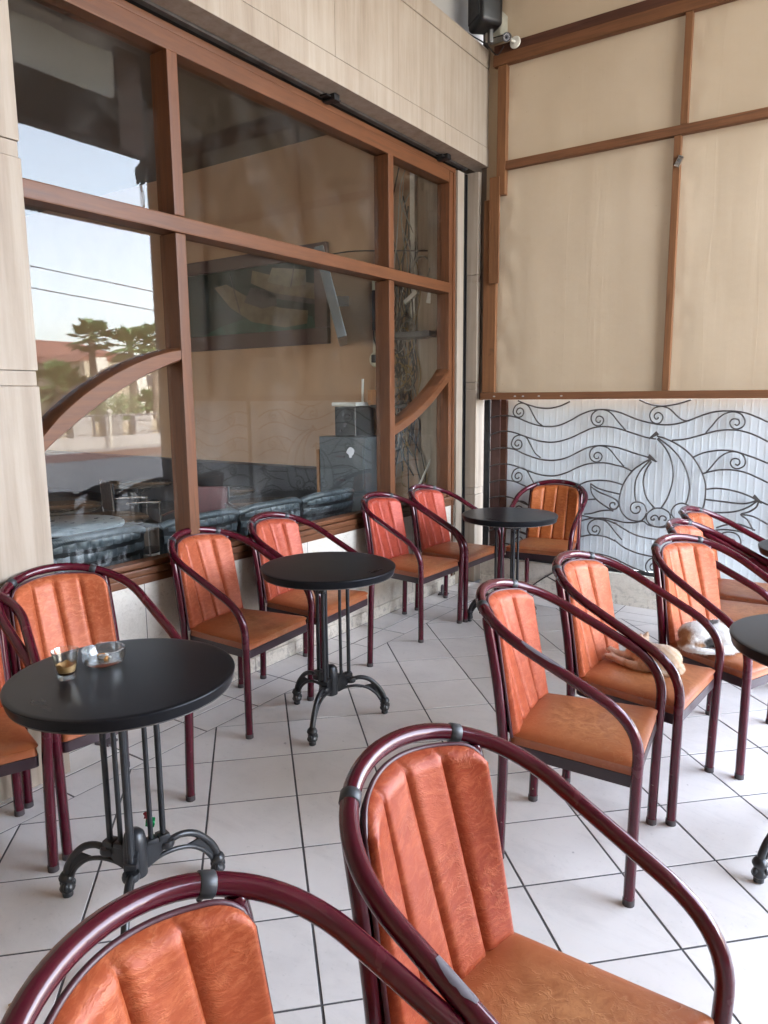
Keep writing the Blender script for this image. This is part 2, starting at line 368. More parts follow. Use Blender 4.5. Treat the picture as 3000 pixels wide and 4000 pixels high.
plain('chrome', (0.55, 0.55, 0.56), 0.15, 1.0); plain('inner_tabletop', (0.06, 0.045, 0.035), 0.22, 0.0, coat=0.3); plain('pale_reflection', (0.30, 0.345, 0.37), 0.3)  # the last, pale tone is a reflection put into colour
plain('maroon_vinyl', (0.11, 0.03, 0.035), 0.45)
plain('picture_frame', (0.075, 0.045, 0.045), 0.5); plain('paint_teal', (0.010, 0.024, 0.022), 0.6, var=0.4, scale=6); plain('paint_green', (0.022, 0.065, 0.048), 0.6, var=0.4, scale=9)
plain('paint_hull', (0.14, 0.112, 0.07), 0.6, var=0.35, scale=9); plain('paint_shadow', (0.06, 0.055, 0.055), 0.6, var=0.4, scale=9); plain('paint_cabin', (0.17, 0.15, 0.11), 0.6, var=0.3, scale=9)
plain('asphalt', (0.085, 0.085, 0.092), 0.85, var=0.2, scale=3); plain('kerb_red', (0.12, 0.07, 0.065), 0.8); plain('pavement', (0.22, 0.21, 0.20), 0.85); plain('parapet', (0.36, 0.345, 0.33), 0.85)
plain('house_wall', (0.42, 0.36, 0.27), 0.85, var=0.08, scale=1); plain('house_white', (0.52, 0.49, 0.43), 0.85); plain('roof_tile', (0.19, 0.085, 0.062), 0.8, var=0.3, scale=6); plain('house_glass', (0.06, 0.05, 0.055), 0.2)
plain('cornice', (0.25, 0.10, 0.08), 0.7)
plain('palm_trunk', (0.17, 0.13, 0.10), 0.9, var=0.4, scale=12); plain('palm_leaf', (0.12, 0.19, 0.075), 0.55, var=0.45, scale=2); plain('bush_leaf', (0.11, 0.15, 0.055), 0.6, var=0.4, scale=5)
plain('rail_metal', (0.16, 0.15, 0.16), 0.5, 0.4); plain('dry_leaf', (0.32, 0.19, 0.07), 0.8)
plain('earth', (0.20, 0.17, 0.13), 0.95)
plain('fur_inner_ear', (0.48, 0.28, 0.23), 0.8)

# ------------------------------------------------------------------ mesh helpers
C = scn.collection
class MB:
    def __init__(s): s.v = []; s.f = []; s.mi = []; s.cm = 0
    def add(s, vs, fs):
        o = len(s.v); s.v += [tuple(x) for x in vs]; s.f += [tuple(i+o for i in f) for f in fs]; s.mi += [s.cm]*len(fs); return s
    def box(s, x0, x1, y0, y1, z0, z1):
        return s.add([(x0, y0, z0), (x1, y0, z0), (x1, y1, z0), (x0, y1, z0), (x0, y0, z1), (x1, y0, z1), (x1, y1, z1), (x0, y1, z1)],
                     [(0, 3, 2, 1), (4, 5, 6, 7), (0, 1, 5, 4), (1, 2, 6, 5), (2, 3, 7, 6), (3, 0, 4, 7)])
    def bbox(s, x0, x1, y0, y1, z0, z1, b=0.004):
        # box with chamfered edges
        bm = bmesh.new(); bmesh.ops.create_cube(bm, size=1)
        for v in bm.verts: v.co = Vector(((x0+x1)/2+v.co.x*(x1-x0), (y0+y1)/2+v.co.y*(y1-y0), (z0+z1)/2+v.co.z*(z1-z0)))
        bmesh.ops.bevel(bm, geom=bm.edges[:], offset=b, segments=2, affect='EDGES', profile=0.6)
        return s.frombm(bm)
    def frombm(s, bm):
        bm.verts.index_update(); s.add([v.co[:] for v in bm.verts], [[v.index for v in f.verts] for f in bm.faces]); bm.free(); return s
    def prism(s, pts, axis, a, b):
        # polygon (list of 2D points) extruded along axis 'x','y','z' from a to b
        n = len(pts)
        def P(p, h): return {'x': (h, p[0], p[1]), 'y': (p[0], h, p[1]), 'z': (p[0], p[1], h)}[axis]
        vs = [P(p, a) for p in pts]+[P(p, b) for p in pts]
        fs = [tuple(range(n))[::-1], tuple(range(n, 2*n))]+[(i, (i+1) % n, n+(i+1) % n, n+i) for i in range(n)]
        return s.add(vs, fs)
    def tube(s, path, r, n=10, closed=False, cap=True, flat=1.0):
        path = [Vector(p) for p in path]; m = len(path)
        rr = r if isinstance(r, (list, tuple)) else [r]*m
        tang = []
        for i in range(m):
            a = path[(i-1) % m] if (closed or i > 0) else path[i]
            b = path[(i+1) % m] if (closed or i < m-1) else path[i]
            tang.append((b-a).normalized() if (b-a).length > 1e-9 else Vector((0, 0, 1)))
        t0 = tang[0]; up = Vector((0, 0, 1)) if abs(t0.z) < 0.9 else Vector((1, 0, 0))
        nx = t0.cross(up).normalized(); vs = []; fs = []
        for i in range(m):
            if i: nx = (nx-tang[i]*nx.dot(tang[i])).normalized()
            ny = tang[i].cross(nx)
            for k in range(n):
                a = 2*PI*k/n; vs.append(path[i]+nx*math.cos(a)*rr[i]+ny*math.sin(a)*rr[i]*flat)
        for i in range(m if closed else m-1):
            j = (i+1) % m
            for k in range(n): fs.append((i*n+k, i*n+(k+1) % n, j*n+(k+1) % n, j*n+k))
        if cap and not closed:
            fs.append(tuple(range(n))[::-1]); fs.append(tuple((m-1)*n+k for k in range(n)))
        return s.add(vs, fs)
    def lathe(s, prof, n=24, c=(0, 0, 0), cap=True):
        vs = []; fs = []
        for (r, z) in prof:
            for k in range(n):
                a = 2*PI*k/n; vs.append((c[0]+r*math.cos(a), c[1]+r*math.sin(a), c[2]+z))
        for i in range(len(prof)-1):
            for k in range(n): fs.append((i*n+k, i*n+(k+1) % n, (i+1)*n+(k+1) % n, (i+1)*n+k))
        if cap:
            fs.append(tuple(range(n))[::-1]); fs.append(tuple((len(prof)-1)*n+k for k in range(n)))
        return s.add(vs, fs)
    def ellipsoid(s, c, r, rot=(0, 0, 0), nu=14, nv=9):
        m = Euler(rot).to_matrix(); vs = []; fs = []
        for j in range(nv+1):
            th = PI*j/nv
            for i in range(nu):
                a = 2*PI*i/nu
                vs.append(Vector(c)+m @ Vector((r[0]*math.sin(th)*math.cos(a), r[1]*math.sin(th)*math.sin(a), r[2]*math.cos(th))))
        for j in range(nv):
            for i in range(nu): fs.append((j*nu+i, (j+1)*nu+i, (j+1)*nu+(i+1) % nu, j*nu+(i+1) % nu))
        return s.add(vs, fs)
    def grid(s, fn, nu, nv):
        vs = [fn(i/nu, j/nv) for j in range(nv+1) for i in range(nu+1)]
        fs = [(j*(nu+1)+i, j*(nu+1)+i+1, (j+1)*(nu+1)+i+1, (j+1)*(nu+1)+i) for j in range(nv) for i in range(nu)]
        return s.add(vs, fs)
    def mesh(s, name, mats, smooth=False, angle=None):
        me = bpy.data.meshes.new(name); me.from_pydata(s.v, [], s.f)
        for m in (mats if isinstance(mats, list) else [mats]): me.materials.append(M[m])
        me.polygons.foreach_set('material_index', s.mi)
        if smooth: me.polygons.foreach_set('use_smooth', [True]*len(me.polygons))
        me.validate(); me.update()
        if angle: me.set_sharp_from_angle(angle=R(angle))
        return me

def link(name, me, parent=None, loc=None, rz=0):
    o = bpy.data.objects.new(name, me); C.objects.link(o)
    if parent: o.parent = parent
    if loc: o.location = loc
    if rz: o.rotation_euler = (0, 0, rz)
    return o
def obj(name, mb, mats, parent=None, smooth=False, angle=None, loc=None, rz=0):
    if smooth and angle is None: angle = 40
    return link(name, mb.mesh(name, mats, smooth, angle), parent, loc, rz)
def tag(o, label=None, cat=None, group=None, kind=None):
    if label: o['label'] = label
    if cat: o['category'] = cat
    if group: o['group'] = group
    if kind: o['kind'] = kind
    return o
def thing(name, label, cat, loc=(0, 0, 0), rz=0, group=None):
    o = bpy.data.objects.new(name, None); C.objects.link(o); o.empty_display_size = 0.1
    o.location = loc; o.rotation_euler = (0, 0, rz)
    return tag(o, label, cat, group)
def dup(root, loc, rz, label, group=None):
    r = root.copy(); C.objects.link(r); r.location = loc; r.rotation_euler = (0, 0, rz); r['label'] = label
    if group: r['group'] = group
    for ch in list(root.children):
        c = ch.copy(); C.objects.link(c); c.parent = r
        for g in list(ch.children):
            d = g.copy(); C.objects.link(d); d.parent = c
    return r
def smooth_path(pts, sub=6, closed=False):
    pts = [Vector(p) for p in pts]; n = len(pts); out = []
    for i in range(n-1):
        p0 = pts[max(i-1, 0)]; p1 = pts[i]; p2 = pts[i+1]; p3 = pts[min(i+2, n-1)]
        for k in range(sub):
            t = k/sub
            out.append(0.5*((2*p1)+(p2-p0)*t+(2*p0-5*p1+4*p2-p3)*t*t+(3*p1-p0-3*p2+p3)*t*t*t))
    out.append(pts[-1]); return out

# ------------------------------------------------------------------ floor: grout bed with every tile laid on it
XMAX = 6.3
bed = MB().box(-0.05, XMAX, -14.0, 0.28, -0.16, -0.0022)
floor = tag(obj('floor', bed, 'grout'), 'terrace floor of pale square tiles laid diagonally with dark joints', kind='structure')
def tile_mesh(poly, g=0.0040, h=0.0):
    # polygon inset by the joint, small bevel at the top edge
    n = len(poly); cx = sum(p[0] for p in poly)/n; cy = sum(p[1] for p in poly)/n
    def inset(d):
        out = []
        for i in range(n):
            p0, p1, p2 = Vector(poly[i-1]), Vector(poly[i]), Vector(poly[(i+1) % n])
            e1 = (p1-p0).normalized(); e2 = (p2-p1).normalized()
            n1 = Vector((-e1.y, e1.x)); n2 = Vector((-e2.y, e2.x)); b = (n1+n2)
            b = b/ max(0.35, b.length_squared/2) if b.length > 1e-6 else n1
            out.append(p1+b*d)
        return out
    a, b2 = inset(g), inset(g+0.0009)
    vs = [(p.x, p.y, -0.006) for p in a]+[(p.x, p.y, -0.0006) for p in a]+[(p.x, p.y, 0.0) for p in b2]
    fs = [(i, (i+1) % n, n+(i+1) % n, n+i) for i in range(n)]+[(n+i, n+(i+1) % n, 2*n+(i+1) % n, 2*n+i) for i in range(n)]+[tuple(range(2*n, 3*n))]
    return MB().add(vs, fs)
def clip(poly, ax, lim, keep_less):
    out = []; n = len(poly)
    for i in range(n):
        a, b = poly[i], poly[(i+1) % n]
        ia = (a[ax] <= lim) == keep_less; ib = (b[ax] <= lim) == keep_less
        if ia: out.append(a)
        if ia != ib:
            t = (lim-a[ax])/(b[ax]-a[ax]); out.append((a[0]+t*(b[0]-a[0]), a[1]+t*(b[1]-a[1])))
    return out
def area(p): return abs(sum(p[i-1][0]*p[i][1]-p[i][0]*p[i-1][1] for i in range(len(p))))/2
H = 0.2480                      # half diagonal of a 0.35 m tile
full = tile_mesh([(-H, 0), (0, -H), (H, 0), (0, H)]).mesh('tile', 'tile')
half_b = tile_mesh([(-0.0895, -0.176), (0.0895, -0.176), (0.0895, 0.176), (-0.0895, 0.176)]).mesh('tile', 'tile')
half_c = tile_mesh([(-0.176, -0.0895), (0.176, -0.0895), (0.176, 0.0895), (-0.176, 0.0895)]).mesh('tile', 'tile')
BX, BY = 0.361, -0.361          # the diagonal field starts one border in from each wall
far_tiles = MB()
def far(x, y): return y < -6.0 or x > 3.15
def put(me, x, y):
    link('tile', me, floor, (x, y, rnd.uniform(-0.0007, 0.0007)))
def merge(me, x, y):
    far_tiles.add([(v.co.x+x, v.co.y+y, v.co.z) for v in me.vertices], [tuple(p.vertices) for p in me.polygons])
for i in range(-2, 20):
    for j in range(-2, 42):
        if (i+j) % 2: continue
        cx, cy = 0.363+i*H, -2.956+(j-26)*H
        if cx+H < BX+0.01 or cx-H > XMAX or cy-H > BY-0.01 or cy+H < -8.9: continue
        poly = [(cx-H, cy), (cx, cy-H), (cx+H, cy), (cx, cy+H)]
        q = clip(poly, 0, BX, False)
        if q: q = clip(q, 1, BY, True)
        if q: q = clip(q, 0, XMAX, True)
        if not q or area(q) < 0.003: continue
        whole = area(q) > area(poly)*0.999
        if whole:
            (merge if far(cx, cy) else put)(full, cx, cy)
        else:
            me = tile_mesh([(p[0]-cx, p[1]-cy) for p in q])
            if far(cx, cy): far_tiles.add([(v[0]+cx, v[1]+cy, v[2]) for v in me.v], me.f)
            else: put(me.mesh('tile', 'tile'), cx, cy)
for k in range(-26, 10):
    y = -2.733+k*0.3525
    for x in (0.091, 0.271):
        yy = y
        if yy+0.176 > BY+0.02+0.0 and yy-0.176 > BY: continue
        top = min(yy+0.176, BY); bot = yy-0.176
        if top-bot < 0.03 or bot < -8.9: continue
        if top < yy+0.17:
            me = tile_mesh([(-0.0895, bot-yy), (0.0895, bot-yy), (0.0895, top-yy), (-0.0895, top-yy)]).mesh('tile', 'tile')
        else: me = half_b
        (merge if far(x, yy) else put)(me, x, yy)
for k in range(0, 12):
    x = 0.176+k*0.3525
    for y in (-0.0905, -0.2705): (merge if far(x, y) else put)(half_c, x, y)
tag(obj('tile', far_tiles, 'tile', floor), kind='stuff')

# ------------------------------------------------------------------ facade of the cafe
fac = thing('cafe_facade', 'stone clad cafe facade with low marble wall under a long window', 'facade')
# low wall under the window, behind the skirting
obj('marble_wall', MB().box(-0.30, -0.016, -3.95, -0.02, -0.15, 0.69), 'marble', fac)
for y in (-3.29, -2.05, -0.81): obj('panel_joint', MB().box(-0.018, -0.0152, y-0.0015, y+0.0015, 0.10, 0.69), 'grout', fac)
for k in range(-4, 8):
    y = -2.557+k*0.3525
    a, b = max(y, -3.85), min(y+0.3495, -0.03)
    if b-a > 0.03: obj('skirting_tile', MB().bbox(-0.0145, -0.001-rnd.uniform(0, 0.0015), a, b, -0.003, 0.083, 0.002), 'marble', fac)
# big pier left of the window, in courses with thin recessed bands
pier = thing('stone_pier', 'broad travertine pier at the left edge beside the window', 'pillar')
prev = -0.003
for b in (0.795, 1.683, 2.541, 3.40):
    lo = 0.0 if prev < 0 else prev
    obj('stone_course', MB().bbox(-0.30, 0.155, -7.0, -3.853, lo+0.001, b-0.031, 0.003), 'stone', pier)
    obj('stone_band', MB().bbox(-0.30, 0.149, -7.0, -3.859, b-0.029, b+0.029, 0.002), 'stone', pier)
    prev = b+0.030
obj('corner_strip', MB().bbox(0.1555, 0.158, -3.916, -3.856, 0.0, 0.50, 0.001), 'stone', pier)
pier2 = thing('stone_pilaster', 'narrow travertine pilaster in the corner beside the timber frame', 'pillar')
prev = -0.003
for b in (0.795, 1.680, 2.548, 3.40):
    lo = 0.0 if prev < 0 else prev
    obj('stone_course', MB().bbox(-0.06, 0.100, 0.006, 0.150, lo+0.001, b-0.032, 0.003), 'stone', pier2)
    if b < 3.3: obj('stone_band', MB().bbox(-0.06, 0.095, 0.010, 0.146, b-0.030, b+0.028, 0.003), 'stone', pier2)
    prev = b+0.030
obj('plaster_strip', MB().box(-0.25, 0.0, -0.150, -0.045, 0.0, 3.36), 'stone', fac)
g = thing('shutter_guide', 'black steel shutter guide rail beside the pilaster', 'shutter rail')
obj('channel', MB().box(-0.05, -0.012, -0.044, 0.0055, 0.0, 3.37), 'dark_steel', g)
obj('lip', MB().box(-0.012, 0.004, -0.044, -0.034, 0.0, 3.36).box(-0.012, 0.004, -0.004, 0.0055, 0.0, 3.36), 'dark_steel', g)
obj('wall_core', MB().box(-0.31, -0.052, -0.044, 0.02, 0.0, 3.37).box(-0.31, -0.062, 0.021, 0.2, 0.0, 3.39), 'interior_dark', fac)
# fascia (shutter box) in three stone courses
fas = thing('stone_fascia', 'long travertine fascia above the cafe window with brown vertical streaks', 'fascia')
obj('lower_band', MB().bbox(0.019, 0.165, -7.0, 0.192, 3.400, 3.537, 0.003), 'stone', fas)
ys = [-7.0, -5.2, -3.55, -1.9, 0.188]
for a, b in zip(ys[:-1], ys[1:]): obj('stone_slab', MB().bbox(-0.25, 0.160, a+0.0006, b-0.0006, 3.542, 4.115, 0.003), 'stone', fas)
obj('upper_band', MB().bbox(-0.25, 0.162, -7.0, 0.190, 4.120, 4.262, 0.02), 'stone', fas)
obj('shutter_slot', MB().box(-0.25, -0.03, -7.0, -0.02, 3.43, 3.47), 'slot_dark', fas)
sh = thing('rolling_shutter', 'end slat of the rolled up grey steel shutter in the slot over the window', 'shutter')
obj('end_slat', MB().box(-0.022, 0.016, -7.0, -0.02, 3.388, 3.43), 'grey_steel', sh)
for y in (-1.78, -0.42):
    o = MB().bbox(-0.02, 0.075, y-0.025, y+0.025, 3.362, 3.3985, 0.004).box(0.0, 0.05, y-0.07, y+0.07, 3.378, 3.3865)
    obj('lock_bracket', o, 'dark_steel', sh)
up = tag(obj('upper_wall', MB().box(-0.25, 0.0, -14.0, 0.25, 4.262, 6.318), 'plaster_white'), 'white plastered wall above the stone fascia', 'wall')

# window joinery
win = thing('cafe_window', 'long brown timber shop window with curved transoms and reflecting panes', 'window')
FX0, FX1, GX = -0.125, -0.012, -0.088
def rail(name, y0, y1, z0, z1, x0=FX0, x1=FX1, mat='wood_v'):
    return obj(name, MB().bbox(x0, x1, y0, y1, z0, z1, 0.006), mat, win)
rail('stile', -0.262, -0.205, 0.77, 3.33); rail('stile', -3.98, -3.90, 0.77, 3.33)
obj('stile_cover', MB().bbox(-0.10, -0.006, -0.203, -0.186, 0.0, 3.33, 0.003).bbox(-0.10, -0.016, -0.184, -0.152, 0.0, 3.33, 0.003), 'wood_v', win)
rail('top_rail', -3.90, -0.264, 3.245, 3.335, mat='wood_h'); obj('head_bead', MB().bbox(-0.09, -0.02, -3.9, -0.15, 3.337, 3.372, 0.005), 'wood_h', win)
rail('middle_rail', -3.90, -0.264, 2.410, 2.488, FX0, 0.004, mat='wood_h')
for y in (-2.962, -1.095):
    rail('mullion', y-0.032, y+0.032, 0.77, 2.4075, FX0, 0.0); rail('mullion', y-0.032, y+0.032, 2.4905, 3.2425, FX0, 0.0)
rail('bottom_rail', -3.90, -0.264, 0.772, 0.800, -0.10, -0.02, 'wood_h')
obj('sill', MB().bbox(-0.16, -0.004, -3.95, -0.20, 0.735, 0.770, 0.008).bbox(-0.16, -0.012, -3.95, -0.20, 0.690, 0.733, 0.006), 'wood_h', win)
def arc(top, bot):
    # curved transom: a band between two (y, z) curves with a moulded edge
    t = smooth_path([(0, p[0], p[1]) for p in top], 5); b = smooth_path([(0, p[0], p[1]) for p in bot], 5)
    n = min(len(t), len(b)); mb = MB(); secs = []
    for i in range(n):
        T, B = t[round(i*(len(t)-1)/(n-1))], b[round(i*(len(b)-1)/(n-1))]
        d = (T-B); e = d.normalized()*0.012
        secs += [Vector((FX0, T.y, T.z)), Vector((-0.018, T.y, T.z)), Vector((-0.002, T.y, T.z))-e, Vector((-0.002, B.y, B.z))+e, Vector((-0.018, B.y, B.z)), Vector((FX0, B.y, B.z))]
    k = 6; fs = [tuple(range(k)), tuple(range((n-1)*k, n*k))[::-1]]
    for i in range(n-1):
        for j in range(k): fs.append((i*k+j, (i+1)*k+j, (i+1)*k+(j+1) % k, i*k+(j+1) % k))
    return mb.add(secs, fs)
obj('curved_rail', arc([(-3.895, 1.32), (-3.753, 1.463), (-3.648, 1.559), (-3.494, 1.664), (-3.311, 1.755), (-3.136, 1.818), (-2.996, 1.852)],
                       [(-3.895, 1.22), (-3.756, 1.372), (-3.667, 1.443), (-3.532, 1.536), (-3.371, 1.631), (-3.198, 1.715), (-2.996, 1.785)]), 'wood_h', win, True, 35)
obj('curved_rail', arc([(-1.061, 1.391), (-0.81, 1.482), (-0.543, 1.618), (-0.354, 1.742), (-0.264, 1.815)],
                       [(-1.061, 1.312), (-0.81, 1.400), (-0.543, 1.533), (-0.315, 1.676), (-0.264, 1.712)]), 'wood_h', win, True, 35)
for (a, b) in ((-3.90, -2.994), (-2.930, -1.127), (-1.063, -0.262)):
    obj('pane', MB().box(GX-0.003, GX+0.003, a, b, 0.80, 2.41), 'pane', win); obj('pane', MB().box(GX-0.003, GX+0.003, a, b, 2.488, 3.245), 'pane', win)
tag(obj('paper_scrap', MB().prism([(-1.53, 1.245), (-1.50, 1.26), (-1.47, 1.25), (-1.452, 1.232), (-1.462, 1.205), (-1.478, 1.20), (-1.487, 1.182), (-1.512, 1.186), (-1.52, 1.21), (-1.545, 1.222)], 'x', GX+0.0035, GX+0.0055), 'paper_grey'),
    'small torn white paper stuck to the window above the wicker chairs', 'paper')

# ------------------------------------------------------------------ timber and canvas screen on the back side
scr = thing('canvas_screen', 'beige canvas screen on brown timber battens above the ironwork', 'screen')
def canvas(u, v):
    x = 0.15+u*3.5; z = 1.61+v*4.7
    d = 0.012*noise.noise((x*1.6, z*0.5, 3.1))+0.005*noise.noise((x*5, z*1.2, 9.1))
    e = math.exp(-((x-0.33)/0.10)**2)
    d += e*0.018*noise.noise((x*9, z*6.5, 1.7))
    ex = math.exp(-((x-1.70)/0.08)**2); d += ex*0.008*noise.noise((x*14, z*9, 4.2))
    if abs(x-1.62) < 0.04 or z < 1.64: d = min(d, 0.0)
    return (x, 0.056-d*0.9, z)
obj('canvas', MB().grid(canvas, 150, 160), 'cloth', scr, True, 80)
obj('corner_backing', MB().box(0.1015, 0.148, 0.0585, 0.284, 1.568, 6.31).box(0.149, 0.30, 0.105, 0.284, 1.568, 6.31), 'interior_dark', scr)  # filler added behind the canvas to block daylight on the pilaster
obj('bottom_rail', MB().bbox(0.145, 3.66, -0.012, 0.052, 1.567, 1.624, 0.004), 'batten_h', scr)
obj('corner_post', MB().bbox(0.150, 0.262, 0.012, 0.052, 1.626, 3.14, 0.004), 'batten_v', scr)
obj('corner_post', MB().bbox(0.206, 0.292, -0.008, 0.0105, 2.49, 3.30, 0.003), 'batten_v', scr)
obj('corner_post', MB().bbox(0.262, 0.335, -0.004, 0.051, 3.16, 4.10, 0.004), 'batten_v', scr)
obj('batten', MB().bbox(0.337, 3.66, 0.0, 0.052, 3.345, 3.405, 0.003), 'batten_h', scr)
obj('batten', MB().bbox(0.22, 3.66, -0.002, 0.052, 4.106, 4.185, 0.003), 'batten_h', scr)
obj('upper_beam', MB().bbox(0.22, 3.66, 0.012, 0.052, 4.187, 4.258, 0.003), 'batten_dark', scr)
for x, z0, z1 in ((1.594, 1.626, 3.343), (1.628, 3.407, 4.104), (2.95, 1.626, 3.343), (2.97, 3.407, 4.104)):
    obj('batten', MB().bbox(x, x+0.046, 0.004, 0.052, z0, z1, 0.003), 'batten_v', scr)
for x in (0.275, 0.46, 0.53, 0.665, 0.85):      # old nail holes with chipped paint on the rail
    obj('paint_chip', MB().ellipsoid((x, -0.0115, 1.594), (0.012, 0.0015, 0.006)), 'plaster_white', scr)
hk = thing('metal_catch', 'small tilted silver catch screwed to the vertical batten', 'catch', (1.636, 0.0, 3.168))
mb = MB().bbox(-0.018, 0.018, -0.014, 0.003, -0.035, 0.035, 0.003); o = obj('plate', mb, 'chrome', hk); o.rotation_euler = (0, R(28), 0)
o = obj('bolt', MB().lathe([(0.011, 0), (0.011, 0.006), (0.006, 0.008)], 12), 'grey_steel', hk, True); o.rotation_euler = (R(90), 0, 0); o.location = (0, -0.014, 0.004)
o = obj('folded_lip', MB().box(-0.018, 0.018, -0.026, -0.0145, 0.029, 0.035), 'chrome', hk); o.rotation_euler = (0, R(28), 0)

# low wall, sheet metal and wrought iron under the screen
bw = thing('parapet_wall', 'low stone plinth wall under the ironwork', 'wall')
obj('plinth', MB().bbox(0.152, 3.66, 0.012, 0.26, -0.15, 0.235, 0.006), 'marble', bw)
for k in range(10):
    a = 0.16+k*0.3525; obj('skirting_tile', MB().bbox(a, min(a+0.3495, 3.65), -0.001, 0.0105, -0.003, 0.075, 0.002), 'marble', bw)
def sheet(x0, x1):
    mb = MB(); prof = []; x = x0
    while x < x1-0.001:
        prof += [(x, 0.128), (x+0.008, 0.1266), (x+0.011, 0.1266), (x+0.019, 0.128)]
        x += 0.052
    prof.append((x1, 0.128)); n = len(prof)
    vs = [(p[0], p[1], 0.255) for p in prof]+[(p[0], p[1], 1.566) for p in prof]+[(p[0], 0.133, 0.255) for p in prof]+[(p[0], 0.133, 1.566) for p in prof]
    fs = [(i, i+1, n+i+1, n+i) for i in range(n-1)]+[(2*n+i+1, 2*n+i, 3*n+i, 3*n+i+1) for i in range(n-1)]
    fs += [(0, n, 3*n, 2*n), (n-1, 2*n-1, 4*n-1, 3*n-1)]+[(n+i, n+i+1, 3*n+i+1, 3*n+i) for i in range(n-1)]+[(i+1, i, 2*n+i, 2*n+i+1) for i in range(n-1)]
    return mb.add(vs, fs)
ws = thing('white_sheet_panel', 'white ribbed sheet metal behind the wrought iron grille', 'panel')
obj('sheet', sheet(0.335, 1.432), 'sheet', ws); obj('sheet', sheet(1.436, 2.53), 'sheet', ws); obj('sheet', sheet(2.534, 3.64), 'sheet', ws)
bp = thing('brown_post', 'dark brown painted post behind the left end of the ironwork', 'post')
obj('post', MB().box(0.205, 0.288, 0.075, 0.19, 0.255, 1.5665), 'brown_post', bp); obj('cover_strip', MB().box(0.2885, 0.336, 0.098, 0.19, 0.255, 1.5665), 'batten_dark', bp)
gr = thing('iron_grille', 'wrought iron grille of wavy bars, scrolls and a flame motif', 'grille')
obj('frame_bar', MB().bbox(0.157, 0.204, 0.045, 0.075, 0.236, 1.5655, 0.003), 'dark_steel', gr)
obj('frame_bar', MB().bbox(2.42, 2.45, 0.045, 0.075, 0.268, 1.5655, 0.003), 'dark_steel', gr)
obj('frame_bar', MB().bbox(3.60, 3.64, 0.045, 0.075, 0.268, 1.5655, 0.003), 'dark_steel', gr)
obj('frame_bar', MB().bbox(0.2045, 3.64, 0.045, 0.075, 0.238, 0.266, 0.003), 'dark_steel', gr)
